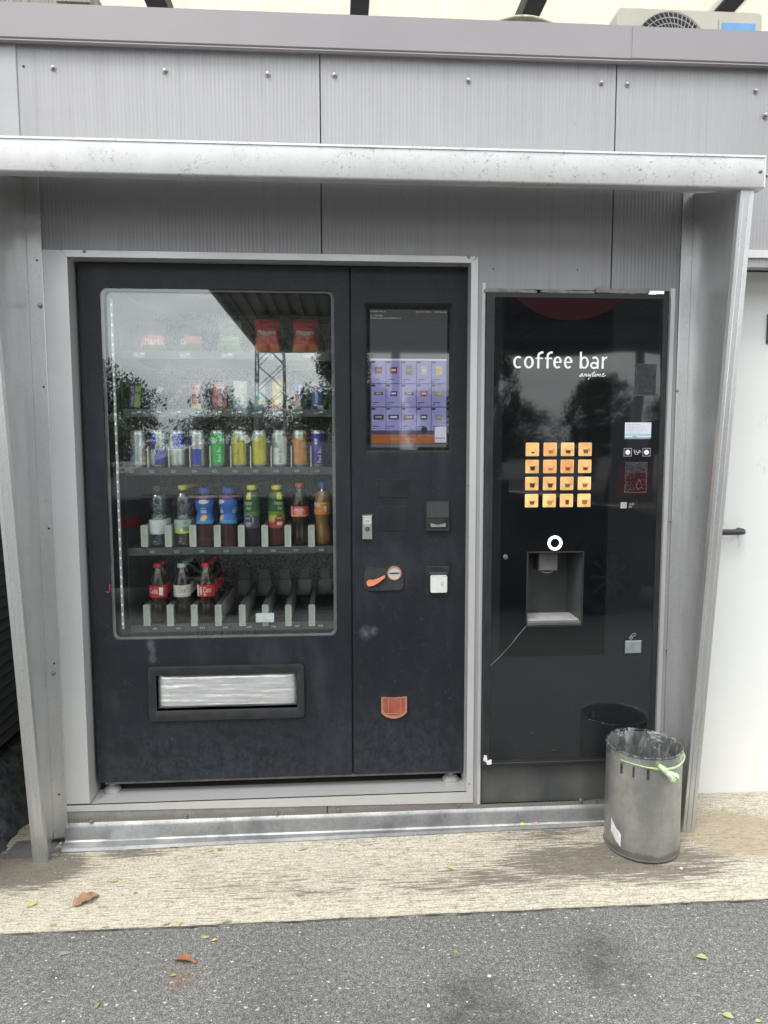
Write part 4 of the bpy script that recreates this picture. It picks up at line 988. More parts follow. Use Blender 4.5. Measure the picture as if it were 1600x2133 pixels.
# --- bags of sweets on the top shelf
def bag(name, label, cat, px, w_, h_, cols, deco, group=None, lean=.02):
    x, y, z = lay(1, px, 0, .03)
    t = thing(name, label, cat, (x, y, z), group)
    def sk(sgn):
        def f(u, v_):
            e = (math.sin(math.pi * u) ** .6) * (max(0, math.sin(math.pi * min(1, max(0, (v_ - .03) / .90)))) ** .6)
            xx = (u - .5) * w_ * (1 - .05 * math.sin(math.pi * v_)) + .0015 * mnoise.noise(Vector((u * 3, v_ * 9, px)))
            return (x + xx, y + lean * v_ + sgn * (.017 * e + .0025 * mnoise.noise(Vector((u * 7, v_ * 7, px))) * e), z + .001 + h_ * v_)
        return f
    m = MB(); nu, nv = 20, 24
    m.grid(sk(-1), nu, nv); k = len(m.f); m.grid(sk(1), nu, nv, flip=True)
    for i in range(len(m.f)):
        u, v_ = (i % (nu * nv)) % nu / nu, (i % (nu * nv)) // nu / nv
        m.m[i] = deco(u, v_) if i < nu * nv else 0
    obj('wrapper', m, [cm(*c) for c in cols], t, True)
    return t, sk(-1), w_, h_
def on(t, fn, s, u0, v0, w_, h_, W_, H_, col, rot=0.0):    # lettering lying on a wrapper
    tm = MB(); text(tm, s, 0, 0, 0, w_, h_, 0, rot)
    vs = []
    for a, _, b in tm.v:
        q = fn(min(1, max(0, u0 + a / W_)), min(1, max(0, v0 + b / H_))); vs.append((q[0], q[1] - .0014, q[2]))
    obj('lettering', MB().add(vs, tm.f), cm(*col), t)
dred = lambda u, v_: 1 if v_ > .52 and v_ < .62 else (2 if v_ < .30 else 0)
t, f_, a, b = bag('sweet_bag', 'brown bag with a red stripe, leftmost on the top shelf', 'sweet bag', 318, .085, .115, [(.10, .05, .04), (.75, .72, .70), (.75, .10, .07)], lambda u, v_: 2 if .18 < v_ < .46 else 0, 'bags on the top shelf'); on(t, f_, 'M&M', .5, .32, .05, .022, a, b, (.85, .85, .82))
t, f_, a, b = bag('sweet_bag', 'brown bag with a red stripe, second from left on the top shelf', 'sweet bag', 396, .085, .115, [(.12, .07, .05), (.7, .7, .7), (.75, .10, .07)], lambda u, v_: 2 if .26 < v_ < .46 and u > .3 else 0, 'bags on the top shelf'); on(t, f_, 'IS', .25, .33, .02, .022, a, b, (.8, .8, .8))
t, f_, a, b = bag('sweet_bag', 'green sweet bag in the middle of the top shelf', 'sweet bag', 478, .085, .115, [(.12, .20, .06), (.2, .3, .08), (.5, .5, .1)], lambda u, v_: 1 if .2 < v_ < .3 else 0, 'bags on the top shelf'); on(t, f_, 'Skittles', .5, .45, .07, .022, a, b, (.8, .8, .78))
def redbag(px, lab):
    t, f_, a, b = bag('sweet_bag', lab, 'sweet bag', px, .090, .122, [(.32, .020, .020), (.45, .03, .025), (.60, .16, .05), (.10, .02, .02)], lambda u, v_: 3 if (.40 < v_ < .62 and u < .1) else (2 if v_ < .22 and (u < .5 or u > .62) else (1 if v_ < .42 else 0)), 'bags on the top shelf')
    on(t, f_, 'Maltesers', .5, .60, .066, .016, a, b, (.62, .60, .56)); on(t, f_, 'CLASSIC', .5, .51, .03, .006, a, b, (.6, .58, .5))
    for uu in (.25, .72):
        m = MB()
        for k in range(14):
            a0, a1 = 2 * math.pi * k / 14, 2 * math.pi * (k + 1) / 14
            q = [f_(uu + r_ / .09 * math.cos(a_), .34 + r_ / .122 * math.sin(a_)) for r_, a_ in ((.015, a0), (.016, a0), (.016, a1), (.015, a1))]
            m.add([(p[0], p[1] - .0015, p[2]) for p in q], [(0, 1, 2, 3)])
        obj('printed_ring', m, cm(.50, .30, .22), t)
redbag(556, 'red sweet bag left of the pair under the mirrored canopy, top shelf'); redbag(636, 'red sweet bag at the right end of the top shelf')
# --- chocolate bars standing in the springs
def bar(name, label, px, w_, h_, tilt, cols, deco, words, th=.010):
    x, y, z = lay(2, px, 0, .018)
    t = thing(name, label, 'snack bar', (x, y, z), 'snack bars on the second shelf'); ct, st_ = math.cos(tilt), math.sin(tilt)
    lift = abs(st_) * w_ * .5
    def place(a, b, d):                                  # a across, b up, d out
        return (x + a * ct + (b - h_ / 2) * st_, y - d + .004 + .015 * b / h_, z + lift + h_ / 2 * ct + (b - h_ / 2) * ct - a * st_)
    def sk(sgn):
        def f(u, v_):
            e = (math.sin(math.pi * u) ** .55) * min(1, min(v_, 1 - v_) * 9) ** .7
            zig = .0012 * (1 if int(u * 16) % 2 else -1) if v_ in (0, 1) else 0
            return place((u - .5) * w_, h_ * v_ + zig, sgn * (th * e + .0008 * mnoise.noise(Vector((u * 5, v_ * 14, px)))))
        return f
    m = MB(); nu, nv = 12, 28
    m.grid(sk(1), nu, nv); m.grid(sk(-1), nu, nv, flip=True)
    for i in range(len(m.f)):
        j = i % (nu * nv); m.m[i] = deco((j % nu + .5) / nu, (j // nu + .5) / nv)
    obj('wrapper', m, [cm(*c) for c in cols], t, True)
    for s, u0, v0, ln, ht, col, rot in words:
        tm = MB(); text(tm, s, 0, 0, 0, ln, ht, 0, rot); f = sk(1); vs = []
        for a, _, b in tm.v:
            q = f(min(.97, max(.03, u0 + a / w_)), min(.97, max(.03, v0 + b / h_))); vs.append((q[0], q[1] - .0012, q[2]))
        obj('lettering', MB().add(vs, tm.f), cm(*col), t)
U = math.pi / 2
bar('snack_bar', 'purple and green bar leftmost on the second shelf', 280, .040, .088, .06, [(.10, .05, .16), (.22, .34, .06), (.04, .03, .06)], lambda u, v_: 2 if v_ < .07 or v_ > .95 else (1 if u > .55 else 0), [('NUSSIO', .3, .66, .045, .012, (.75, .75, .72), U), ('Schoko', .33, .25, .03, .010, (.6, .55, .62), U)])
bar('snack_bar', 'brown bar with white lettered frame leaning right, second shelf', 328, .036, .098, .52, [(.035, .02, .018), (.06, .035, .03)], lambda u, v_: 1 if .45 < u < .5 else 0, [('SNICKERS', .5, .5, .062, .014, (.80, .82, .86), U)])
bar('snack_bar', 'black bar with red lettering leaning right, second shelf', 368, .036, .095, .55, [(.012, .012, .012), (.05, .04, .03)], lambda u, v_: 1 if v_ > .94 else 0, [('Mars', .5, .45, .055, .022, (.70, .12, .06), U)])
bar('snack_bar', 'gold and red bar upright in the fourth spring, second shelf', 409, .036, .104, .05, [(.30, .03, .025), (.66, .45, .16), (.55, .06, .05)], lambda u, v_: 1 if v_ < .22 and u > .2 else (2 if v_ < .1 else 0), [('TWIX', .5, .58, .062, .022, (.78, .10, .07), U), ('TWIX', .62, .57, .060, .012, (.85, .82, .78), U)])
bar('snack_bar', 'pink bar with slanting white script, second shelf', 456, .052, .102, 0, [(.46, .13, .16), (.25, .04, .06)], lambda u, v_: 1 if v_ < .25 and u < .6 else 0, [('Balisto', .68, .45, .066, .020, (.88, .84, .84), -U)])
bar('snack_bar', 'pale blue and white bar with cream dots, second shelf', 500, .050, .104, .02, [(.46, .46, .44), (.16, .26, .42), (.58, .56, .30)], lambda u, v_: 1 if v_ < .28 else (2 if (u - .6) ** 2 * 2 + (v_ - .82) ** 2 * 6 < .05 else 0), [('kinder', .62, .42, .045, .016, (.9, .9, .92), U), ('milk', .36, .36, .03, .012, (.8, .85, .9), U)])
bar('snack_bar', 'clear and blue wrapped round biscuit pack, second shelf', 541, .046, .098, .02, [(.34, .36, .36), (.10, .30, .34), (.66, .60, .18), (.45, .15, .10)], lambda u, v_: 2 if (u - .55) ** 2 * 2.2 + (v_ - .28) ** 2 * 10 < .09 else (1 if v_ < .5 and u < .85 else (3 if v_ < .12 else 0)), [('O', .55, .29, .010, .014, (.85, .8, .4), 0)])
bar('snack_bar', 'yellow and orange wrapped bar, third from the right, second shelf', 578, .040, .110, .03, [(.66, .40, .08), (.58, .16, .04), (.70, .62, .40)], lambda u, v_: 1 if (v_ < .14 or v_ > .9) else (2 if int(v_ * 13) % 3 == 0 and u > .3 else 0), [])
bar('snack_bar', 'blue bar with a biscuit picture, second from the right, second shelf', 622, .036, .100, .10, [(.04, .07, .24), (.50, .10, .10), (.62, .45, .28), (.7, .7, .72)], lambda u, v_: 2 if (u - .5) ** 2 + (v_ - .2) ** 2 * 6 < .1 else (3 if v_ < .12 else (1 if .3 < v_ < .5 and u < .6 else 0)), [('Corny', .58, .62, .055, .015, (.82, .84, .88), U)])
bar('snack_bar', 'blue wafer bar at the right end of the second shelf', 661, .044, .104, -.02, [(.05, .08, .30), (.40, .24, .14), (.60, .62, .66)], lambda u, v_: 1 if (v_ > .78 and u < .65) else (2 if v_ < .14 and u > .5 else 0), [('Knoppers', .42, .42, .060, .017, (.85, .87, .92), U)])
# --- slim cans
ALUC = (.66, .67, .66, .25, .7)
def can(label, px, cols, deco, words, dup=0):
    t = thing('drink_can', label, 'drink can', (0, 0, 0), 'slim drink cans on the third shelf')
    prof = [(.018, 0), (.0205, .0015), (.0215, .004), (.0262, .010), (.0265, .014), (.0265, .119), (.0262, .122), (.0235, .130), (.0240, .1315), (.0240, .1335), (.0225, .1335), (.0220, .1305), (.001, .1305)]
    fn = lambda a, z: 0 if (z < .010 or z > .124) else deco(a, z)
    m = MB().lathe(prof[:5] + [(.0265, .014 + .105 * k / 26) for k in range(1, 27)] + prof[6:], seg=40, fn=fn)
    obj('can_body', m, [cm(*ALUC)] + [cm(*c) for c in cols], t, True)
    for s, a0, cz, w_, h_, col, rot in words:
        tm = MB(); wtext(tm, s, .0268, cz, a0, w_, h_, 0, rot); obj('lettering', tm, cm(*col), t)
    note(t); t.location = lay(3, px, 0, .030)
    return t
BLU, SIL, YEL = (.045, .06, .42, .25, .35), (.68, .69, .66, .25, .6), (.62, .52, .05, .3, .3)
quad = lambda a, z, s=0: (a - s > .0 + (z - .067) * 4) ^ (z > .067)
can('silver and light blue can leftmost on the can shelf', 289, [SIL, (.10, .32, .58, .3, .3)], lambda a, z: 2 if (z < .072 and a < -.45 + (.072 - z) * 5) else 1, [])
can('blue and silver can, second from left on the can shelf', 331, [BLU, SIL], lambda a, z: (1 if quad(a, z, -.15) else 2), [('Red Bull', .15, .074, .036, .010, (.60, .05, .06), 0)])
can('blue and silver can with the blue field at upper right, third from left', 371, [BLU, SIL], lambda a, z: (1 if (z > .067 and a > -.5 + (.12 - z) * 5 and a < 1.4) else 2), [('Red Bull', .75, .074, .036, .010, (.60, .05, .06), 0)])
can('silver topped can with a blue lower half, fourth from left', 412, [BLU, SIL], lambda a, z: (1 if (z < .067 and -.9 < a < .75) or (z > .067 and a < -.7) else 2), [('Red Bull', -.2, .074, .036, .010, (.60, .05, .06), 0)])
can('bright green can on the can shelf', 454, [(.05, .46, .09, .3, .3), SIL], lambda a, z: 2 if (.088 < z < .108 and abs(a + .45) < .2 + (.108 - z) * 12 and z > .085) else 1, [('Red Bull', .35, .050, .058, .011, (.85, .88, .85), U)])
can('yellow can with a silver flash near its top, left of the plain yellow one', 499, [YEL, SIL, (.42, .46, .10, .3, .3)], lambda a, z: 2 if (.098 < z and abs(a - .3) < .28) else (3 if z > .09 else 1), [('Red Bull', -.1, .042, .056, .012, (.16, .14, .06), U)])
can('plain yellow can right of the flashed yellow one', 541, [YEL, SIL], lambda a, z: 2 if z > .108 + .010 * math.sin(a * 4) else 1, [('SUMMER', 0, .088, .034, .007, (.40, .33, .08), 0)])
can('white and silver can on the can shelf', 583, [(.70, .72, .70, .3, .3), (.36, .37, .38, .3, .5)], lambda a, z: 2 if (.07 < z < .105 and a < -.3 - (z - .09) * 20 and a > -1.3) or (z > .11 and a > .4) else 1, [('Red Bull', .15, .046, .060, .012, (.16, .16, .16), U)])
can('orange can on the can shelf', 625, [(.66, .27, .08, .3, .3), SIL, (.74, .40, .22, .3, .3)], lambda a, z: 2 if (z > .100 - a * .012 and abs(a + .1) < .55) else (3 if .07 < z < .095 and a > .25 else 1), [('Red Bull', -.75, .048, .055, .011, (.80, .50, .30), U)])
can('dark blue violet can at the right end of the can shelf', 663, [(.09, .06, .40, .3, .3), SIL, (.06, .05, .30, .3, .3)], lambda a, z: 2 if (.082 < z < .104 and abs(a + .25) < .12 + abs(z - .092) * 20) else (3 if z < .06 else 1), [('Red Bull', .2, .045, .058, .013, (.80, .80, .86), U)])
# --- bottles
def smooth_prof(pts, n=5):
    out = []
    for i in range(len(pts) - 1):
        p0, p1, p2, p3 = pts[max(i - 1, 0)], pts[i], pts[i + 1], pts[min(i + 2, len(pts) - 1)]
        for k in range(n):
            t = k / n
            out.append(tuple(.5 * ((2 * p1[j]) + (-p0[j] + p2[j]) * t + (2 * p0[j] - 5 * p1[j] + 4 * p2[j] - p3[j]) * t * t + (-p0[j] + 3 * p1[j] - 3 * p2[j] + p3[j]) * t ** 3) for j in (0, 1)))
    out.append(pts[-1]); return [(max(.0005, a), b) for a, b in out]
def bottle(label, group, body, bmats, bfn, cap_r, cap_z, cap_h, cap_col, sleeves, words, sharp=50):
    t = thing('drink_bottle', label, 'bottle', (0, 0, 0), group)
    obj('bottle_body', MB().lathe(smooth_prof(body), seg=32, fn=bfn), bmats, t, True)
    cp_ = [(cap_r * .98, cap_z), (cap_r, cap_z + .001), (cap_r, cap_z + cap_h - .002), (cap_r * .92, cap_z + cap_h), (.001, cap_z + cap_h)]
    obj('cap', MB().lathe(cp_, seg=26), cm(*cap_col), t, 35)
    for prof, mats, fn in sleeves:
        obj('label_sleeve', MB().lathe(prof, seg=40, fn=fn, sub=6, cap=False), [cm(*c) for c in mats], t, True)
    for s, r_, cz, a0, w_, h_, col in words:
        tm = MB(); wtext(tm, s, r_, cz, a0, w_, h_); obj('lettering', tm, cm(*col), t)
    note(t); return t
COLA = pm('cola_in_pet', (.018, .009, .007), (.028, .014, .010), 30, rough=.08, r2=.14, spec=.7)
TEA = pm('dark_tea_in_pet', (.060, .022, .030), (.085, .030, .036), 30, rough=.1, r2=.16, spec=.7)
FAN = pm('orange_soda_in_pet', (.24, .13, .045), (.20, .105, .035), 30, rough=.1, spec=.7)
JUI = pm('dark_juice_in_pet', (.030, .022, .032), (.045, .03, .04), 30, rough=.1, spec=.7)
JRE = pm('red_juice_in_pet', (.11, .030, .024), (.08, .022, .02), 30, rough=.1, spec=.7)
WAT = thin_glass('water_in_pet', (.74, .78, .78), .12, .06, .5, 0, 90)
GB4, GB5 = 'bottles on the upper bottle shelf', 'bottles on the lower bottle shelf'
s4 = SHZ[4]
def H(px, py): return Z(px, py, YSH + .045) - s4
water_body = lambda h: [(.006, 0), (.024, .001), (.031, .008), (.0305, .030), (.031, .055), (.0315, .10), (.029, .112), (.0265, .125), (.029, .145), (.0325, .165), (.031, .182), (.022, .197), (.0135, .205), (.0125, .210), (.0125, h - .012)]
h1 = H(331, 1013)
w1 = bottle('clear water bottle with dark green cap and white label', GB4, water_body(h1), [WAT, PET], lambda a, z: 0 if z < .155 else 1, .0155, h1 - .020, .020, (.03, .06, .05), [([(.0318, .048), (.0322, .10)], [(.72, .73, .73), (.5, .5, .5)], lambda a, z: 0)], [('0,5 L', .0325, .056, .55, .016, .006, (.3, .3, .3)), ('Quelle', .0325, .085, .3, .018, .005, (.45, .45, .45))])
h2 = H(383, 1011)
w2 = bottle('clear water bottle with yellow cap and pale Wa label', GB4, [(.006, 0), (.024, .001), (.031, .008), (.0305, .03), (.031, .10), (.030, .112), (.0285, .12), (.031, .135), (.0335, .158), (.0315, .178), (.022, .196), (.0135, .206), (.0125, .211), (.0125, h2 - .012)], [WAT, PET], lambda a, z: 0 if z < .15 else 1, .0155, h2 - .015, .015, (.70, .58, .05), [([(.0318, .050), (.0322, .100)], [(.42, .50, .47), (.50, .60, .18), (.20, .36, .10), (.70, .66, .10), (.75, .78, .80)], lambda a, z: 3 if z < .057 and a > -.3 else (4 if (z < .070 and abs(a) < .13) else (2 if z < .074 and a > .2 else (1 if z < .064 else 0))))], [('Wa', .0325, .088, .50, .017, .010, (.10, .12, .12)), ('ó', .0325, .086, -.6, .004, .006, (.12, .16, .16))])
tea_body = lambda h: [(.006, 0), (.026, .001), (.031, .008), (.031, .085), (.0305, .10), (.0265, .118), (.027, .128), (.0315, .150), (.0320, .165), (.0285, .182), (.0175, .192), (.0165, .198), (.0165, h - .012)]
h3 = H(428, 1017)
def tea_sleeve(off):
    prof = [(a + .0006, b) for a, b in smooth_prof(tea_body(h3)) if .080 < b < .186]
    BLUE, DEEP, RED, PALE, FR, CY = (.05, .14, .46), (.045, .05, .26), (.34, .03, .07), (.72, .72, .55), (.76, .46, .14), (.06, .30, .60)
    def fn(a, z):
        aa = (a - off + math.pi) % (2 * math.pi) - math.pi
        if z > .181: return 2
        if ((aa) / .55) ** 2 + ((z - .165) / .0075) ** 2 < 1: return 3
        if (aa / .38) ** 2 + ((z - .105 - aa * .01) / .011) ** 2 < 1: return 4
        if z > .152: return 1 if z > .17 else 0
        return 5 if z < .098 else 0
    return [(prof, [BLUE, DEEP, RED, PALE, FR, CY], fn)]
def tea(label, off):
    w_ = [('ice', .0305, .146, off - .02, .017, .013, (.85, .88, .90)), ('tea', .0295, .130, off, .021, .013, (.85, .88, .90)), ('pfanner', .0330, .165, off, .026, .005, (.16, .22, .05))]
    if abs(off) > .4: w_ += [('ice', .0305, .146, off + 1.9, .017, .013, (.85, .88, .90)), ('tea', .0295, .130, off + 1.9, .021, .013, (.85, .88, .90))]
    return bottle(label, GB4, tea_body(h3), [TEA], lambda a, z: 0, .0195, h3 - .018, .018, (.04, .10, .42), tea_sleeve(off), w_)
t3 = tea('blue ice tea bottle with peach picture, lettering square to the front', .05); t4 = tea('blue ice tea bottle with its lettering turned to both sides', -.85)
hd_body = lambda h: [(.006, 0), (.025, .001), (.029, .008), (.0285, .04), (.0285, .16), (.028, .175), (.024, .192), (.0155, .204), (.0145, .209), (.0145, h - .012)]
h5 = H(524, 1011)
def happy(label, off, red):
    prof = [(a + .0005, b) for a, b in smooth_prof(hd_body(h5), 8) if .066 < b < .198]
    if red: cols = [(.035, .10, .045), (.16, .28, .04), (.48, .40, .06), (.42, .06, .06), (.66, .58, .06), (.34, .035, .035), (.72, .62, .5)]
    else: cols = [(.035, .10, .045), (.10, .20, .04), (.06, .07, .08), (.09, .07, .11), (.66, .58, .06), (.07, .06, .11), (.34, .34, .40)]
    def fn(a, z):
        aa = (a - off + math.pi) % (2 * math.pi) - math.pi
        if z > .172 and abs(aa - .1) < .36: return 4
        d = (aa / .62) ** 2 + ((z - .096) / .020) ** 2
        if d < 1: return 6 if (z < .088 and abs(aa) < .4) else 5
        if not red and d < 1.35: return 6
        if z > .128: return 0
        return 1 if z > .112 else (2 if z > .088 else 3)
    return bottle(label, GB4, hd_body(h5), [JRE if red else JUI], lambda a, z: 0, .0175, h5 - .016, .016, (.66, .60, .06), [(prof, cols, fn)],
                  [('happy', .0292, .158, off, .034, .017, (.62, .74, .36)), ('day', .0292, .139, off + .1, .020, .016, (.62, .74, .36)), ('SPRIZZ', .0296, .103, off - .05, .022, .007, (.75, .72, .72))])
t5 = happy('green happy day bottle with dark blue fruit disc and yellow cap', -.42, False); t6 = happy('green to red happy day bottle with red fruit disc', .48, True)
cola_body = lambda h: [(.006, 0), (.024, .001), (.031, .010), (.0315, .030), (.0285, .062), (.0285, .075), (.0312, .098), (.0315, .112), (.0312, .145), (.0295, .165), (.022, .190), (.0145, .208), (.0130, .215), (.0130, h - .012)]
h7 = H(625, 1007)
t7 = bottle('dark cola mix bottle with red cap and red heart label', GB4, cola_body(h7), [COLA, PET], lambda a, z: 0 if z < .198 else 1, .0155, h7 - .015, .015, (.58, .07, .05), [([(.0318, .108), (.0320, .146)], [(.60, .06, .07), (.74, .14, .14), (.8, .8, .78), (.72, .34, .08)], lambda a, z: 2 if a < -.95 and a > -1.15 else (3 if z < .112 else (1 if (a / .75) ** 2 + ((z - .128) / .017) ** 2 < 1 else 0)))], [('mezzo', .0323, .132, .05, .032, .010, (.9, .9, .9)), ('mix', .0323, .121, .05, .020, .010, (.9, .9, .9))])
h8 = H(673, 1004)
t8 = bottle('amber soda bottle with blue cap and orange label', GB4, [(.006, 0), (.024, .001), (.031, .012), (.0318, .034), (.0285, .060), (.0255, .078), (.0272, .094), (.0312, .112), (.0315, .15), (.0290, .172), (.021, .195), (.0145, .208), (.0130, .215), (.0130, h8 - .012)], [FAN, PET], lambda a, z: 0 if z < .200 else 1, .0155, h8 - .017, .017, (.05, .09, .42), [([(.0316, .116), (.0320, .160)], [(.72, .24, .05), (.80, .34, .08), (.08, .10, .4), (.82, .82, .8)], lambda a, z: 2 if (z > .138 and z < .155 and a < -.75) else (3 if (abs(a - .25) < .16 and .120 < z < .142) else (1 if z > .156 else 0)))], [('FANTA', .0323, .148, -.75, .030, .012, (.9, .9, .9)), ('ORANGE', .0323, .156, .15, .016, .0035, (.9, .85, .75)), ('0,5', .0323, .128, -.3, .008, .005, (.9, .9, .85))])
def rowup(t, rI, px, n, gap, labels):
    for k in range(n):
        o = t if k == 0 else copy_tree(t)
        moved(o, lay(rI, px, k * gap, .045), labels[k] if k < len(labels) else labels[-1], random.uniform(-.12, .12) if k else 0.0)
beh = lambda s: [s] 
rowup(w1, 4, 331, 2, .068, [w1['label'], 'clear water bottle half hidden behind the dark green capped front one'])
rowup(w2, 4, 383, 4, .068, [w2['label'], 'water bottle second in the yellow capped lane', 'water bottle third in the yellow capped lane', 'water bottle last in the yellow capped lane'])
rowup(t3, 4, 428, 2, .068, [t3['label'], 'blue capped bottle half hidden behind the peach ice tea'])
rowup(t4, 4, 477, 4, .068, [t4['label'], 'blue capped bottle second in the lane of the turned ice tea', 'blue capped bottle third in the lane of the turned ice tea', 'blue capped bottle last in the lane of the turned ice tea'])
rowup(t5, 4, 526, 2, .064, [t5['label'], 'bottle half hidden behind the dark blue happy day bottle'])
rowup(t6, 4, 577, 2, .064, [t6['label'], 'bottle half hidden behind the red happy day bottle'])
rowup(t7, 4, 625, 2, .066, [t7['label'], 'bottle half hidden behind the red heart cola mix'])
rowup(t8, 4, 673, 2, .066, [t8['label'], 'bottle half hidden behind the orange labelled soda'])
s4 = SHZ[5]
h9 = H(332, 1174)
coke_body = lambda h: [(.006, 0), (.022, .001), (.0305, .010), (.0315, .030), (.030, .055), (.027, .075), (.0285, .090), (.0312, .100), (.0315, .128), (.0312, .143), (.027, .165), (.0185, .190), (.0135, .205), (.0130, .212), (.0130, h - .012)]
def coke(label, cap, cols, words, deco):
    return bottle(label, GB5, coke_body(h9), [COLA, PET], lambda a, z: 0 if z < .185 else 1, .0155, h9 - .015, .015, cap, [([(.0316, .098), (.0320, .142)], cols, deco)], words)
RD, WH, SV = (.60, .025, .035), (.82, .82, .80), (.62, .61, .58)
c1 = coke('red labelled cola bottle reading Cola, left on the bottom shelf', (.62, .03, .04), [RD, WH], [('Cola', .0323, .122, -.35, .034, .020, (.9, .9, .9))], lambda a, z: 1 if abs(a - .55) < .16 and .103 < z < .133 else 0)
c2 = coke('silver labelled cola bottle with white cap on the bottom shelf', (.62, .62, .62), [SV, (.5, .5, .48), (.3, .3, .3)], [('Coca', .0323, .124, .1, .028, .017, (.60, .05, .06)), ('Cola', .0323, .124, 1.05, .026, .017, (.60, .12, .10))], lambda a, z: 2 if -.95 < a < -.75 and z < .13 else (1 if z < .108 else 0))
c3 = coke('red labelled cola bottle reading Coca, right of the silver one', (.62, .03, .04), [RD, WH, (.55, .6, .35)], [('Coca', .0323, .124, .32, .032, .020, (.9, .9, .9)), ('♥', .0323, .106, .05, .008, .008, (.9, .9, .9))], lambda a, z: 2 if abs(a + .42) < .13 and .106 < z < .138 else (1 if -.85 > a > -1.05 else 0))
rowup(c1, 5, 332, 2, .067, [c1['label'], 'red capped bottle half hidden behind the Cola lettered front one'])
rowup(c2, 5, 382, 4, .067, [c2['label'], 'white capped bottle second in its lane', 'white capped bottle third in its lane', 'white capped bottle last in its lane'])
rowup(c3, 5, 431, 4, .067, [c3['label'], 'red capped bottle second in the Coca lane', 'red capped bottle third in the Coca lane', 'red capped bottle last in the Coca lane'])

# ------------------------------------------------------------------ coffee vending machine
YC = -.016
coffee = thing('coffee_vending_machine', 'tall black coffee vending machine with sixteen glowing amber drink buttons', 'vending machine', (.85, .3, .13))
kx0, kx1 = X(1014, 1000, YC) + .002, X(1384, 1000, YC)
kx0, kx1 = (X(1016, 640, YC) + X(1003, 1580, YC)) / 2, (X(1393, 640, YC) + X(1362, 1480, YC)) / 2
kz0, kz1 = Z(1130, 1592, YC), Z(1200, 611, YC)
gx0, gx1 = kx0 + .026, kx1 - .017
gz0, gz1 = Z(1130, 1580, YC), Z(1200, 621, YC)
NX0, NX1, NZ0, NZ1 = X(1098, 1220, YC), X(1213, 1220, YC), Z(1155, 1303, YC), Z(1155, 1150, YC)
fr_ = obj('door_frame', MB().holed([kx0, kx1], [kz0, kz1], [(gx0, gx1, gz0, gz1)], YC - .002, YC + .045), PLASTIC, coffee)
obj('machine_body', MB().holed([kx0 + .008, kx1 - .008], [CFZ0 + .02, kz1 - .004], [(NX0 - .01, NX1 + .01, NZ0 - .01, NZ1 + .01)], YC + .046, .25), DARK, coffee)
front = obj('front_sheet', MB().holed([gx0 + .0005, gx1 - .0005], [gz0 + .0005, gz1 - .0005], [(NX0, NX1, NZ0, NZ1)], YC, YC + .008), COFFEE, coffee)
obj('hinge_groove', MB().box(kx0 + .016, kx0 + .0175, YC - .0028, YC - .0021, kz0, kz1 - .03), DARK, fr_)
# darker printed field: left part of the sheet
PRN, t = newmat('jet_black_print'); w1 = noise(t, coords(t, (1.1, 1, .7)), 2.3, 1, .4); finish(t, (.004, .005, .0062), .03, 0, .72, bump(t, w1, .28, .018))
px0_, px1_ = X(1046, 900, YC), X(1271, 900, YC)
obj('printed_field', MB().holed([px0_, px1_], [Z(1150, 1366, YC), gz1 - .0008], [(NX0 - .0008, NX1 + .0008, NZ0 - .0008, NZ1 + .0008)], YC - .0004, YC - .00005), PRN, front)
RED_, t = newmat('dark_red_print'); w1 = noise(t, coords(t, (1.1, 1, .7)), 2.3, 1, .4); finish(t, (.028, .010, .012), .04, 0, .55, bump(t, w1, .28, .018))
rcx, rzb = X(1187, 660, YC), Z(1187, 667, YC); rtop = gz1 - .0012; hw = (X(1300, 622, YC) - X(1073, 622, YC)) / 2; sg = rtop - rzb; rr0 = (hw * hw + sg * sg) / (2 * sg)
a0 = math.asin(hw / rr0)
obj('red_disc', MB().plate([(rcx + rr0 * math.sin(-a0 + 2 * a0 * k / 28), rzb + rr0 - rr0 * math.cos(-a0 + 2 * a0 * k / 28)) for k in range(29)], YC - .0009, YC - .0006), RED_, front)
# lettering
WTXT = cm(.86, .86, .86, .4); tm = MB(); yl = YC - .0014
def CX(px, py=760): return X(px, py, YC)
def CZ(py, px=1170): return Z(px, py, YC)
def stroke(mb, pts, w_, y, closed=False, m=0):           # flat ribbon along a polyline in x,z
    n = len(pts); v = []; f = []
    for i, (x, z) in enumerate(pts):
        a = pts[(i - 1) % n] if closed else pts[max(i - 1, 0)]; b = pts[(i + 1) % n] if closed else pts[min(i + 1, n - 1)]
        dx, dz = b[0] - a[0], b[1] - a[1]; l = math.hypot(dx, dz) or 1
        ww = w_[i] if isinstance(w_, list) else w_
        nx, nz = -dz / l * ww / 2, dx / l * ww / 2
        v += [(x + nx, y, z + nz), (x - nx, y, z - nz)]
    for i in range(n if closed else n - 1):
        j = (i + 1) % n; f.append((2 * i, 2 * i + 1, 2 * j + 1, 2 * j))
    return mb.add(v, f, m)
def arc(cx, cz, rx, rz, a0, a1, n=14): return [(cx + rx * math.cos(R(a0 + (a1 - a0) * k / n)), cz + rz * math.sin(R(a0 + (a1 - a0) * k / n))) for k in range(n + 1)]
zb_, zx_, za_ = CZ(767.6), CZ(742.5), CZ(733.0); xh = zx_ - zb_; zm_ = (zb_ + zx_) / 2; lw_ = .0074
def UX(u): return CX(1060 + u * 220 / 1600)                # u in the enlarged lettering
def ell(u0, u1): return (UX(u0) + UX(u1)) / 2, (UX(u1) - UX(u0)) / 2 - lw_ / 2
rz_ = xh / 2 - lw_ * .35
def thick(n, lo=.62): return [lw_ * (lo + (1 - lo) * abs(math.cos(math.pi * 2 * k / (n - 1)))) for k in range(n)]
c_, r_ = ell(66, 215); p = arc(c_, zm_, r_, rz_, 52, 308, 24); stroke(tm, p, [lw_ * (.75 + .3 * abs(math.cos(R(52 + 256 * k / 24)))) for k in range(25)], yl)
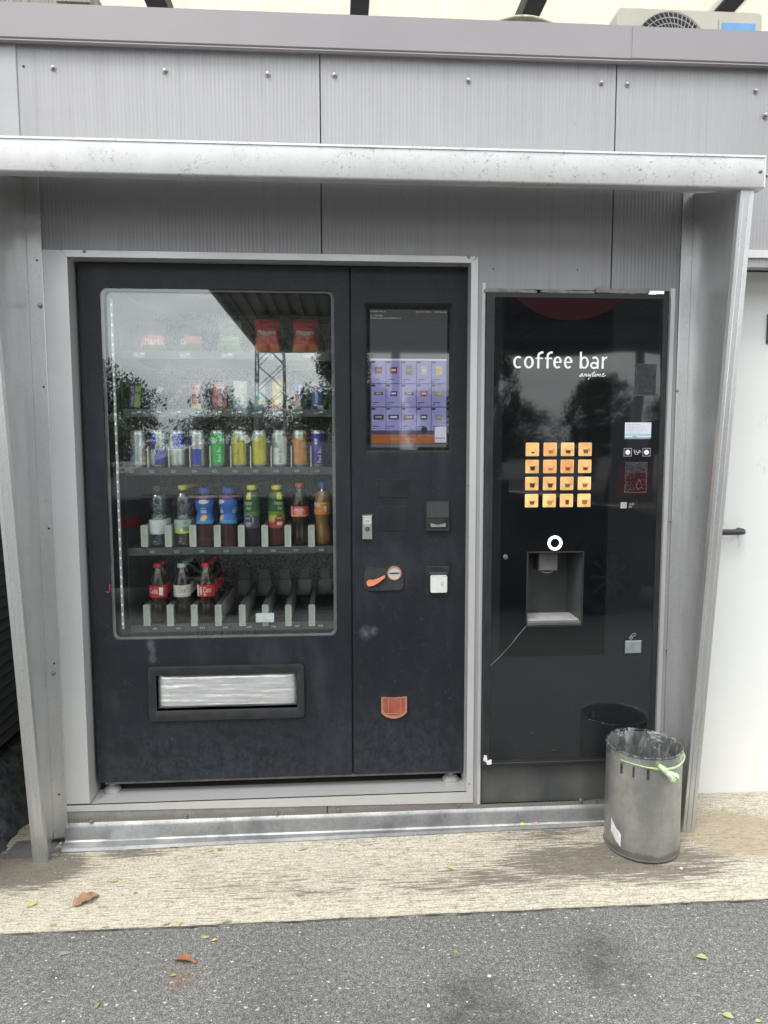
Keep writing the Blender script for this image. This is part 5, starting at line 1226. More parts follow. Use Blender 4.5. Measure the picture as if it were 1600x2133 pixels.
c_, r_ = ell(228, 375); p = arc(c_, zm_, r_, rz_, 0, 360, 32)[:-1]; stroke(tm, p, [lw_ * (.68 + .38 * abs(math.cos(2 * math.pi * k / 32))) for k in range(32)], yl, True)
for u in (445, 585):
    x = UX(u); rf = UX(520) - UX(445)
    stroke(tm, [(x, zb_), (x, za_ - rf * .75)] + arc(x + rf * .95, za_ - rf * .75, rf * .95, rf * .75 - lw_ * .3, 175, 88, 8), lw_, yl)
    stroke(tm, [(UX(u - 40), zx_ - lw_ * .9), (UX(u + 68), zx_ - lw_ * .9)], lw_ * .7, yl - .0001)
for u0, u1 in ((672, 800), (832, 962)):
    c_, r_ = ell(u0, u1); p = arc(c_, zm_, r_, rz_, 4, 312, 28); stroke(tm, p, [lw_ * (.70 + .36 * abs(math.cos(R(4 + 308 * k / 28)))) for k in range(29)], yl)
    stroke(tm, [(c_ - r_, zm_ + lw_ * .1), (c_ + r_ + lw_ * .35, zm_ + lw_ * .1)], lw_ * .62, yl - .0001)
x = UX(1088); stroke(tm, [(x, zb_), (x, CZ(732.5))], lw_, yl); c_, r_ = ell(1072, 1210); p = arc(c_, zm_, r_, rz_, 0, 360, 28)[:-1]; stroke(tm, p, [lw_ * (.68 + .36 * abs(math.cos(2 * math.pi * k / 28))) for k in range(28)], yl - .0001, True)
x = UX(1345); stroke(tm, [(x, zb_), (x, zm_ + xh * .15)] + arc(UX(1300), zm_ + xh * .15, x - UX(1300), xh * .35 - lw_ * .35, 0, 140, 10), lw_ * .92, yl)
c_, r_ = ell(1232, 1360); p = arc(c_ - .001, zb_ + xh * .27, r_, xh * .27 - lw_ * .3, 20, 330, 22); stroke(tm, p, lw_ * .85, yl - .0001)
x = UX(1420); stroke(tm, [(x, zb_), (x, zx_)], lw_, yl); stroke(tm, [(x, zm_)] + arc(x + (UX(1490) - x), zm_ + xh * .05, UX(1490) - x, xh * .45 - lw_ * .3, 170, 92, 8), lw_ * .85, yl - .0001)
obj('brand_lettering', tm, WTXT, front)
tm = MB(); ax_, az_, aw_, ah_ = CX(1206, 780), CZ(791.5, 1235), CX(1262, 780) - CX(1206, 780), CZ(772.3, 1235) - CZ(791.5, 1235)
def sp2(*pts): return [(ax_ + aw_ * (u - 1055) / 415, az_ + ah_ * (520 - q) / 140) for u, q in pts]
for s_ in (sp2((1120, 425), (1095, 432), (1065, 460), (1066, 470), (1085, 465), (1120, 425), (1108, 462), (1120, 466), (1140, 450)), sp2((1150, 425), (1128, 468), (1160, 430), (1172, 428), (1158, 462), (1170, 464), (1190, 450)), sp2((1205, 425), (1190, 455), (1198, 464), (1225, 440), (1240, 425), (1225, 465), (1205, 505), (1196, 514), (1200, 500), (1240, 460)), sp2((1290, 388), (1255, 455), (1262, 466), (1285, 455)), sp2((1245, 420), (1300, 412)), sp2((1310, 428), (1292, 458), (1300, 466), (1320, 455)), sp2((1318, 400), (1323, 398)), sp2((1340, 425), (1318, 468), (1350, 430), (1360, 432), (1345, 466), (1378, 430), (1390, 432), (1375, 464), (1390, 462)), sp2((1400, 452), (1440, 432), (1445, 420), (1425, 426), (1403, 452), (1412, 466), (1440, 462), (1468, 448))):
    stroke(tm, s_, .0024, yl)
obj('script_lettering', tm, WTXT, front)
# drink buttons
def amber(name, c1, c2, s):
    m_, t_ = newmat(name); f_ = noise(t_, coords(t_), 16, 3, .6, .5); cl = ramp(t_, f_, [(.36, c1), (.64, c2)])
    finish(t_, (.30, .17, .07), .05, 0, .5, emit=cl, estr=s); return m_
AM = [amber('lit_amber', (.80, .47, .18), (.42, .20, .05), .72), amber('lit_orange', (.78, .36, .14), (.48, .15, .04), .72), amber('lit_yellow', (.86, .63, .26), (.56, .34, .09), .72)]
RIMM = amber('lit_pale_rim', (.75, .58, .36), (.62, .46, .28), .7)
shade = [[0, 1, 0, 0], [0, 1, 1, 0], [0, 0, 0, 2], [2, 2, 2, 2]]
liq = [[(.03, .015, .008), (.40, .13, .05), (.05, .02, .015), (.12, .08, .07)], [(.03, .02, .02), (.42, .15, .06), (.16, .05, .03), (.12, .03, .02)], [(.035, .03, .03), (.06, .035, .025), (.13, .09, .06), (.30, .10, .06)], [(.10, .07, .045), (.38, .24, .08), (.07, .04, .02), (.34, .10, .04)]]
fill = [[.45, .6, .6, .75], [.8, .5, .6, .6], [.85, .8, .7, .75], [.7, .75, .8, .85]]
names = [['Espresso', 'Latte', 'Mokka', 'Cappuccino'], ['Kaffee schwarz', 'Milchkaffee', 'Schoko', 'Wiener'], ['Verlaengerter', 'Brauner', 'Melange', 'Heisse Schokolade'], ['Kaffee koffeinfrei', 'Tee Zitrone', 'Latte macchiato', 'Fruechtetee']]
bxs = [1108, 1145, 1181, 1217.5]; bys = [936, 971.5, 1007, 1042.5]; bs_ = .0232
for j in range(4):
    for i in range(4):
        x, z = X(bxs[i] - (j - 1.5) * 1.3 + 0, 990, YC), Z(1160, bys[j], YC)
        x = X(bxs[i], 990, YC)
        b = obj('drink_button', MB().plate(rr(x - bs_, x + bs_, z - bs_, z + bs_, .003, 3), YC - .0022, YC - .0005), RIMM, front)
        obj('button_face', MB().plate(rr(x - bs_ + .0013, x + bs_ - .0013, z - bs_ + .0013, z + bs_ - .0013, .002, 3), YC - .0027, YC - .0023), AM[shade[j][i]], b)
        cw = .0105 if (i, j) != (0, 0) else .0070; ch = .0175 if (i, j) != (0, 0) else .011; cx_ = x + (.002 if i else .0015); cb = z - .0135; fl = fill[j][i]
        glass_ = (j == 3 and i == 2)
        if glass_: cw = .0065; ch = .02
        bt = cw * (.62 if not glass_ else .9); lv_ = bt + (cw - bt) * fl
        m = MB().plate([(cx_ - bt, cb), (cx_ + bt, cb), (cx_ + lv_, cb + ch * fl), (cx_ - lv_, cb + ch * fl)], YC - .0032, YC - .0028)
        obj('drink_picture', m, cm(*liq[j][i], .3), b)
        m = MB(); stroke(m, [(cx_ - cw, cb + ch), (cx_ - bt, cb - .0015), (cx_ + bt, cb - .0015), (cx_ + cw, cb + ch)], .0009, YC - .0034)
        if not glass_: stroke(m, arc(cx_ + cw * .95, cb + ch * .6, .0052, .0045, -80, 95, 8), .0010, YC - .0035)
        text(m, names[j][i], x, z - bs_ + .0034, YC - .0034, w=.026, h=.0022)
        obj('cup_outline', m, cm(.20, .11, .05), b)
# information sticker, strength buttons, residue patches
STK = pm('white_sticker', (.62, .64, .70), (.56, .58, .64), 20, rough=.4)
def RX(px): return X(px, 940, YC)
def RZ(py): return Z(1330, py, YC)
stt = obj('information_sticker', MB().box(RX(1300.5), RX(1355), YC - .0008, YC - .0002, RZ(911.5), RZ(880)), STK, front)
obj('sticker_band', MB().box(RX(1300.8), RX(1354.7), YC - .0012, YC - .0009, RZ(907.5), RZ(903.5)), cm(.25, .52, .60), stt)
obj('sticker_edge', MB().box(RX(1300), RX(1354), YC - .0008, YC - .0002, RZ(914), RZ(913.2)), STK, stt)
tm = MB()
for k, s_ in enumerate(('Reinigung Ihrer Bestellung', '1. Eigenen Becher bitte unterstellen', '2. Gewuenschtes Getraenk waehlen', '3. Ausgewaehlten Geldbetrag einwerfen', '4. Bei Bedarf Zucker auswaehlen', '5. Warten bis zur Ausgabe')):
    w_ = (.052, .068, .064, .074, .062, .052)[k]; text(tm, s_, RX(1303) + w_ / 2, RZ(884 + 3.35 * k), YC - .0011, w=w_, h=.0030)
tm.box(RX(1315.5), RX(1326), YC - .0013, YC - .0010, RZ(910.2), RZ(908.8))
obj('sticker_lettering', tm, cm(.16, .16, .20), stt)
BL2 = amber('lit_blue_edge', (.05, .22, .46), (.04, .18, .38), .6); WHE = amber('lit_white_key', (.75, .82, .90), (.68, .76, .84), .8)
for pxa, pxb, sgn in ((1299.5, 1316, '-'), (1338.5, 1355, '+')):
    x0, x1, z1, z0 = RX(pxa), RX(pxb), RZ(933.5), RZ(950.5); cx_, cz_ = (x0 + x1) / 2, (z0 + z1) / 2
    k = obj('strength_button', MB().holed([x0, x1], [z0, z1], [(x0 + .0018, x1 - .0018, z0 + .0018, z1 - .0018)], YC - .0012, YC - .0002), BL2, front)
    obj('button_light', MB().disc(cx_, YC - .0016, cz_, .0083, 24, 0, .001), WHE, k)
    m = MB().box(cx_ - .0030, cx_ + .0030, YC - .0021, YC - .0017, cz_ - .0006, cz_ + .0006)
    if sgn == '+': m.box(cx_ - .0006, cx_ + .0006, YC - .0022, YC - .00175, cz_ - .0030, cz_ + .0030)
    obj('button_sign', m, cm(.05, .06, .08), k)
tm = MB(); stroke(tm, [(RX(1320.5), RZ(936.5)), (RX(1323), RZ(946.5)), (RX(1328), RZ(946.5)), (RX(1331.5), RZ(937))], .0016, yl); stroke(tm, arc(RX(1332), RZ(940.5), .0034, .0034, 0, 360, 12)[:-1], .0014, yl - .0001, True); stroke(tm, [(RX(1324), RZ(938.5)), (RX(1327), RZ(943))], .002, yl)
obj('cup_symbol', tm, cm(.66, .68, .70), front)
def residue(px0, py0, px1, py1, seed):
    m = MB(); rnd = random.Random(seed); x0, x1, z1, z0 = RX(px0), RX(px1), RZ(py0), RZ(py1)
    m.box(x0, x1, YC - .0005, YC - .0001, z0, z1, 0)
    for k in range(260):
        u, v_ = rnd.random(), rnd.random()
        e = min(u, 1 - u, v_, 1 - v_)
        if e > .16 and rnd.random() < .72: continue
        x, z = x0 + (x1 - x0) * u, z0 + (z1 - z0) * v_; s_ = rnd.uniform(.0004, .0013); an = rnd.uniform(0, 3.1)
        dx, dz = math.cos(an) * s_ * 1.8, math.sin(an) * s_ * 1.8
        m.plate([(x - dx, z - dz), (x + dz * .5, z - dx * .5), (x + dx, z + dz), (x - dz * .5, z + dx * .5)], YC - .0009, YC - .0006, 1)
    for a, b in (((x0, z0), (x1, z0)), ((x0, z1), (x1, z1)), ((x1, z0), (x1, z1))): stroke(m, [a, b], .0008, YC - .0009, False, 1)
    return obj('sticker_residue', m, [pm('dull_glue_film', (.016, .018, .021), (.022, .024, .027), 60, rough=.25), cm(.13, .14, .15, .7)], front)
residue(1318, 758, 1362, 824, 3); rs = residue(1303, 963, 1349, 1026, 5)
obj('red_patch', MB().box(RX(1306), RX(1347), YC - .0008, YC - .00055, RZ(1024), RZ(985)), RED_, rs)  # dark red rectangle over the lower film
tm = MB(); dx_, dz_ = RX(1333), RZ(1012)
stroke(tm, [(dx_, RZ(998))] + [(dx_ + .0105 * math.sin(R(a)), dz_ - .0095 * math.cos(R(a)) + 0) for a in range(100, -101, -20)] + [(dx_, RZ(998))], .0009, YC - .0013); obj('drop_outline', tm, cm(.30, .18, .18), rs)
x0, x1, z1, z0 = RX(1296), RX(1309), RZ(1046), RZ(1059)
ky = obj('touch_key', MB().rbox(x0, x1, YC - .003, YC - .0002, z0, z1, .0015), cm(.60, .60, .58, .2, .5), front)
tm = MB()
for a, b, r_ in ((1316, 1050, .0028), (1318, 1055, .0028), (1322, 1049.5, .0036), (1314.5, 1056, .0022)): stroke(tm, arc(RX(a), RZ(b), r_, r_, 0, 360, 10)[:-1], .0010, yl, True)
obj('coin_symbol', tm, cm(.5, .5, .5), front); obj('key_slit', MB().box(RX(1329), RX(1330.5), YC - .0008, YC - .0002, RZ(1062), RZ(1041)), DARK, front)
# glowing ring, key lock, cup niche
RNG, t = newmat('lit_white_ring'); finish(t, (.9, .9, .9), .4, emit=(1, 1, 1), estr=1.6)
obj('light_ring', MB().ring(CX(1156, 1131), YC - .0020, Z(1156, 1131, YC), .0165, .0258, 40, 0, .0018), RNG, front)
lk = obj('key_lock', MB().lathe([(.0001, -.006), (.008, -.0055), (.009, -.004), (.009, .004)], (CX(1052.5, 1160), YC - .002, Z(1052, 1160, YC)), 20, axis='y'), CHROME, front, 40)
obj('key_slot', MB().box(CX(1052, 1160) - .0006, CX(1052, 1160) + .0018, YC - .0090, YC - .0082, Z(1052, 1160, YC) + .0005, Z(1052, 1160, YC) + .006), DARK, lk)
NG = pm('grey_niche_plastic', (.048, .050, .051), (.070, .072, .073), 9, rough=.32, r2=.42)
nd_ = .135
ni = MB()
ni.add([(NX0, YC + .002, NZ0), (NX1, YC + .002, NZ0), (NX1, YC + .002, NZ1), (NX0, YC + .002, NZ1), (NX0 + .006, YC + nd_, NZ0 + .02), (NX1 - .012, YC + nd_, NZ0 + .02), (NX1 - .012, YC + nd_, NZ1 - .006), (NX0 + .006, YC + nd_, NZ1 - .006)], [(4, 5, 6, 7), (0, 4, 7, 3), (1, 2, 6, 5), (3, 7, 6, 2), (0, 1, 5, 4)])
nic = obj('cup_niche', ni, NG, coffee)
obj('spout', MB().box(X(1117, 1170, .04), X(1156, 1170, .04), YC + .02, YC + .09, Z(1136, 1186, .04), NZ1 - .003, bev=.004), pm('light_grey_spout', (.06, .06, .057), (.09, .09, .085), 12, rough=.35), nic)
obj('spout_lip', MB().tube(arc(X(1136, 1186, .04), Z(1136, 1186, .03), .024, .014, 200, 340, 8) and [(x, YC + .03, z) for x, z in arc(X(1136, 1186, .04), Z(1136, 1186, .03) + .006, .026, .016, 190, 350, 8)], .0012, 5), STEEL, nic)
tr0 = obj('drip_tray', MB().box(NX0 + .002, NX1 - .003, YC - .006, YC + .125, NZ0 + .001, NZ0 + .016, bev=.003), pm('tray_plastic', (.06, .058, .054), (.09, .086, .08), 12, rough=.35), nic)
for k in range(7): obj('tray_slat', MB().box(NX0 + .006, NX1 - .008, YC + .006 + k * .016, YC + .014 + k * .016, NZ0 + .0165, NZ0 + .021), pm('slat_grey', (.30, .30, .295), (.38, .38, .37), 20, rough=.3) if k == 0 else bpy.data.materials['slat_grey'], tr0)
fr2 = MB().holed([NX0 - .003, NX1 + .003], [NZ0 - .003, NZ1 + .003], [(NX0 + .002, NX1 - .002, NZ0 + .002, NZ1 - .002)], YC - .004, YC + .002); obj('niche_rim', fr2, PLASTIC, nic)
# coin return window with hand symbol
x0, x1, z1, z0 = X(1302, 1348, YC), X(1336, 1348, YC), Z(1318, 1334, YC), Z(1318, 1361, YC)
cr0 = obj('coin_return', MB().rbox(x0, x1, YC - .004, YC - .0002, z0, z1, .003), pm('milky_flap', (.17, .19, .195), (.22, .24, .245), 30, rough=.2), coffee)
obj('flap_frame', MB().holed([x0 - .004, x1 + .004], [z0 - .006, z1 + .003], [(x0 - .001, x1 + .001, z0 - .001, z1 + .001)], YC - .0018, YC - .0003), PLASTIC, cr0)
tm = MB(); hx_, hz_ = X(1315, 1327, YC), Z(1315, 1327, YC)
stroke(tm, arc(hx_ - .001, hz_ - .002, .0055, .0055, 0, 360, 14)[:-1], .0012, yl, True); text(tm, 'Z', hx_ - .001, hz_ - .002, yl - .0001, h=.005); stroke(tm, [(hx_ - .003, hz_ + .005), (hx_ + .008, hz_ + .013), (hx_ + .012, hz_ + .0155), (hx_ + .0165, hz_ + .009), (hx_ + .007, hz_ + .001)], .0012, yl)
obj('coin_hand_symbol', tm, cm(.5, .52, .54), front)
# crack in the sheet, torn white tape at the lower corner, plinth, foam on top
tm = MB(); ck = [(1097, 1302), (1086, 1316), (1078, 1325), (1066, 1341), (1052, 1356), (1040, 1369), (1028, 1380), (1021, 1387)]
stroke(tm, [(X(a, b, YC), Z(a, b, YC)) for a, b in ck], [.0016, .0009, .0014, .0009, .0007, .0012, .0009, .0012], YC - .0010); obj('crack', tm, cm(.34, .34, .35, .5), front)
tp = MB(); tz, tx = Z(1012, 1585, YC), kx0 + .003
tp.plate([(tx, tz + .004), (tx + .012, tz - .004), (tx + .014, tz - .012), (tx + .030, tz - .012), (tx + .031, tz + .006), (tx + .022, tz + .005), (tx + .015, tz + .001), (tx + .013, tz + .022), (tx + .003, tz + .024)], YC - .0055, YC - .0035)
obj('torn_tape', tp, pm('torn_white_tape', (.72, .72, .70), (.45, .45, .44), 90, rough=.6), coffee)
obj('lower_rail', MB().rbox(kx0 + .001, kx1 - .001, YC - .003, YC + .03, kz0 + .0005, kz0 + .012, .002), PLASTIC, coffee)
obj('plinth', MB().plate([(kx0 - .004, Z(1100, 1668, .02)), (kx1, Z(1100, 1668, .02)), (kx1, kz0 - .006), (kx0 - .008, kz0 - .006)], .016, .08), pm('grimy_plinth', (.045, .048, .050), (.085, .085, .078), 7, (1, 1, .6), rough=.6), coffee)
FOAM = pm('grey_foam_strip', (.20, .20, .185), (.30, .30, .28), 60, rough=.95, bs=120, bstr=.6, bd=.004)
for k, (pa, pb, h_, yy) in enumerate(((1009, 1121, .016, -.012), (1128, 1243, .014, -.010), (1243, 1357, .018, -.022))):
    x0, x1 = X(pa, 604, yy), X(pb, 604, yy); zz0 = kz1 - .002 + .0015 * k
    def fo(u, v_, x0=x0, x1=x1, zz0=zz0, h_=h_, yy=yy, k=k):
        a = v_ * 2 * math.pi; n = .002 * mnoise.noise(Vector((u * 9 + k * 5, math.cos(a) * 2, math.sin(a) * 2)))
        sx_ = abs(math.cos(a)) ** .5 * (1 if math.cos(a) > 0 else -1); sz_ = abs(math.sin(a)) ** .5 * (1 if math.sin(a) > 0 else -1)
        e = min(1, min(u, 1 - u) * 30 + .55)
        return (x0 + (x1 - x0) * u + n, yy + .018 + sx_ * .016 * e, zz0 + h_ / 2 + sz_ * h_ / 2 * e + n * 1.2 + .002 * math.sin(u * 5 + k))
    obj('foam_strip', MB().grid(fo, 40, 14), FOAM, coffee, 50)
obj('white_scrap', MB().plate([(X(1364, 608), kz1 + .001), (X(1384, 608), kz1 + .001), (X(1378, 608), kz1 + .003), (X(1365, 606), kz1 + .0025)], -.012, -.005), cm(.16, .16, .155, .6), coffee)

# ------------------------------------------------------------------ waste bin with liner
BR = .124
bx, by = X(1337, 1700, -.155), -.155
bz = gz(bx, by) + .001
bh = Z(1340, 1552, -.155) - bz
BINM, t = newmat('brushed_bin_steel'); v = coords(t, (1, 1, .5)); f1 = noise(t, v, 9, 6, .65); f2 = noise(t, coords(t), 26, 4, .7)
c = ramp(t, f1, [(.3, (.35, .345, .335)), (.7, (.47, .465, .45))]); c = mixc(t, .5, c, ramp(t, f2, [(.35, .72), (.6, 1.05)]), 'MULTIPLY')
lowm = blob(t, (0, 0, 0), .05, 1.0, (0, 0, 1)); c = mixc(t, ramp(t, mth(t, 'SUBTRACT', lowm, mth(t, 'MULTIPLY', f2, .9)), [(.0, 0.0), (.2, .55)]), c, (.16, .145, .125))
finish(t, c, ramp(t, f1, [(.3, .36), (.7, .50)]), .85, .5, bump(t, f2, .08, .002))
binr = thing('waste_bin', 'round brushed steel waste bin standing before the coffee machine', 'waste bin', (bx, by, bz))
seam_a = R(-25)                                          # the shell is a rolled sheet, its seam a little left of the front
shell = MB()
def sheet_arc(a0, a1, r, n, zlo, zhi, th=.0018):
    for i in range(n):
        p, q = a0 + (a1 - a0) * i / n, a0 + (a1 - a0) * (i + 1) / n
        yield p, q
slots = [(R(-58), R(-54.5), .030), (R(-40), R(-37), .026), (R(-19.5), R(-15), .036)]
zs0, zs1 = bh - .068, bh - .030
def put(a, r, z): return (bx + r * math.sin(a), by - r * math.cos(a), bz + z)
angs = sorted(set([seam_a + .004 + (2 * math.pi - .008) * k / 72 for k in range(73)] + [s for q in slots for s in (q[0], q[1])]))
zl = [.0, .012, bh * .4, zs0 - .012, zs0, zs1, bh - .004, bh]
for i in range(len(angs) - 1):
    p, q = angs[i], angs[i + 1]; mid = (p + q) / 2; mm = (mid + math.pi) % (2 * math.pi) - math.pi
    for j in range(len(zl) - 1):
        cut = any(s[0] - 1e-6 <= mm <= s[1] + 1e-6 and zl[j] >= zs1 - s[2] - 1e-6 and zl[j + 1] <= zs1 + 1e-6 for s in slots)
        cut = cut or any(s[0] - 1e-6 <= mm <= s[1] + 1e-6 and abs(zl[j] - zs0) < 1e-6 for s in slots)
        if cut: continue
        shell.add([put(p, BR, zl[j]), put(q, BR, zl[j]), put(q, BR, zl[j + 1]), put(p, BR, zl[j + 1])], [(0, 1, 2, 3)])
        shell.add([put(p, BR - .0015, zl[j]), put(q, BR - .0015, zl[j]), put(q, BR - .0015, zl[j + 1]), put(p, BR - .0015, zl[j + 1])], [(3, 2, 1, 0)])
obj('shell', shell, BINM, binr, 30)
obj('seam_shadow', MB().add([put(seam_a + da, BR - .0008, z) for z in (0, bh) for da in (-.006, .006)], [(0, 1, 3, 2)]), DARK, binr)
obj('base_ring', MB().lathe([(BR + .0012, 0), (BR + .0016, .003), (BR + .0005, .006), (BR - .003, .006), (BR - .003, 0)], (bx, by, bz), 48), pm('dark_rubber_ring', (.09, .085, .08), (.14, .13, .12), 20, rough=.6), binr, 40)
obj('bottom_plate', MB().lathe([(.001, .004), (BR - .003, .004)], (bx, by, bz), 36, cap=False), DARK, binr)
sk_ = MB(); al = R(-62)
pts = [(al, .110), (al + .42, .085), (al + .46, .045), (al + .42, .040), (al + .05, .075), (al - .03, .080)]
def stick(u, v_):
    a = R(-76) + .36 * u; z = .110 - .038 * u - .045 * v_ + .002 * math.sin(u * 9)
    q = put(a, BR + .0008, z); return q
obj('torn_label', sk_.grid(stick, 10, 6, flip=True), pm('torn_paper_label', (.72, .72, .70), (.50, .50, .49), 40, rough=.7), binr)
obj('inner_sleeve', MB().lathe([(BR - .012, .01), (BR - .010, bh - .05)], (bx, by, bz), 40, cap=False), pm('dark_inner_sleeve', (.10, .105, .11), (.14, .145, .15), 9, rough=.4), binr)
lin_ = thing('bin_liner', 'clear plastic liner with green drawstring knotted over the bin rim', 'bin bag', (bx, by, bz))
def film(u, v_):
    a = 2 * math.pi * u
    wr = .5 + .5 * mnoise.noise(Vector((math.cos(a) * 4, math.sin(a) * 4, v_ * 2.2)))
    fine = mnoise.noise(Vector((math.cos(a) * 14, math.sin(a) * 14, v_ * 3)))
    if v_ < .25:                                         # outside fold
        k = v_ / .25; r = BR + .0015 + .003 * wr + .0012 * fine; z = bh - .018 + .026 * k - .006 * math.sin(a * 3 + 1)
    elif v_ < .35:
        k = (v_ - .25) / .1; r = BR + .004 - .010 * k; z = bh + .006 + .003 * math.sin(math.pi * k)
    else:
        k = (v_ - .35) / .65; r = (BR - .006) * (1 - .10 * k) - .030 * wr * k ** .6 - .008 * fine * min(1, k * 4); z = bh + .004 - .36 * k * .9
    return put(a, r, z)
obj('film', MB().grid(film, 150, 30, flip=True), SHEET, lin_, True)
GRN = pm('green_drawstring', (.26, .42, .14), (.44, .54, .36), 60, rough=.35)
def band(u, v_):
    a = R(-58) + R(150) * u; front_ = math.exp(-((((a + math.pi) % (2 * math.pi)) - math.pi - .30) / .62) ** 2)
    h_ = .0008 + .014 * front_ * (.7 + .5 * mnoise.noise(Vector((a * 3, 0, 2))))
    zc = bh - .017 - .012 * front_ + .004 * mnoise.noise(Vector((math.cos(a) * 2, math.sin(a) * 2, 5)))
    ph = 2 * math.pi * v_
    return put(a, BR + .0045 + .0030 * math.cos(ph) + .0015 * mnoise.noise(Vector((a * 20, v_ * 3, 1))), zc + h_ * .5 * math.sin(ph))
obj('drawstring', MB().grid(band, 110, 8), GRN, lin_, True)
kn = MB(); ka = R(0)
def knot(pts, rad):
    kn.tube([put(a, BR + d, z) for a, d, z in pts], rad, 8)
knot([(R(-4), .008, bh - .012), (R(1), .018, bh - .02), (R(5), .02, bh - .03), (R(10), .018, bh - .042), (R(15), .018, bh - .056), (R(20), .012, bh - .060)], [.006, .010, .009, .010, .012, .004])
knot([(R(9), .02, bh - .030), (R(14), .021, bh - .040), (R(20), .022, bh - .050), (R(23), .018, bh - .058), (R(18), .014, bh - .066)], [.004, .008, .010, .008, .003])
for i, p in enumerate(kn.v):
    n = mnoise.noise_vector(Vector(p) * 120) * .0025; kn.v[i] = (p[0] + n.x, p[1] + n.y, p[2] + n.z)
obj('knot', kn, pm('twisted_white_green_knot', (.74, .78, .70), (.36, .62, .18), 55, rough=.35), lin_, True)

# ------------------------------------------------------------------ fallen leaves and pebbles
def leafmesh(shape, ln, wd, curl, seed):
    rnd = random.Random(seed); m = MB(); n = 12
    if shape == 'oak':
        half = [(0, 0), (.06, .04), (.15, .30), (.24, .40), (.32, .24), (.42, .46), (.54, .54), (.62, .30), (.74, .38), (.86, .26), (1, 0)]
    elif shape == 'strip': half = [(0, 0), (.15, .35), (.4, .5), (.7, .4), (.9, .15), (1, 0)]
    else: half = [(0, 0), (.10, .18), (.28, .44), (.5, .5), (.72, .38), (.9, .14), (1, 0)]
    vs = []
    for u, w_ in half:
        zc = ln * .16 * curl * math.sin(u * 2.4 + .3) ** 2
        for s_ in (-1, 0, 1):
            j = 1 + rnd.uniform(-.15, .15)
            vs.append(((u - .5) * ln, s_ * w_ * wd * j, .0012 + zc + abs(s_) * w_ * wd * .28 * curl * (1 + .4 * rnd.random())))
    f = []
    for i in range(len(half) - 1):
        for k in (0, 1): f.append((3 * i + k, 3 * i + 3 + k, 3 * i + 4 + k, 3 * i + 1 + k))
    m.add(vs, f); k = len(m.v)
    m.tube([(-.5 * ln - ln * .18, .01 * ln, .002), (-.5 * ln, 0, .0022 + ln * .01), (.3 * ln, 0, .0022 + ln * .10 * curl)], [.0007, .0008, .0003], 4)
    return m
LC = {'brown': pm('dry_brown_leaf', (.22, .115, .065), (.34, .20, .13), 60, rough=.7), 'rust': pm('rust_brown_leaf', (.20, .075, .035), (.28, .12, .06), 60, rough=.6), 'yellow': pm('yellow_leaf', (.50, .43, .07), (.40, .34, .08), 60, rough=.5), 'lime': pm('pale_green_leaf', (.30, .31, .13), (.36, .37, .19), 60, rough=.6), 'green': pm('green_leaf', (.17, .23, .06), (.23, .28, .09), 60, rough=.5), 'grey': pm('grey_withered_leaf', (.20, .19, .15), (.28, .26, .2), 60, rough=.8), 'pink': pm('pinkish_leaf', (.42, .22, .17), (.46, .3, .24), 60, rough=.6)}
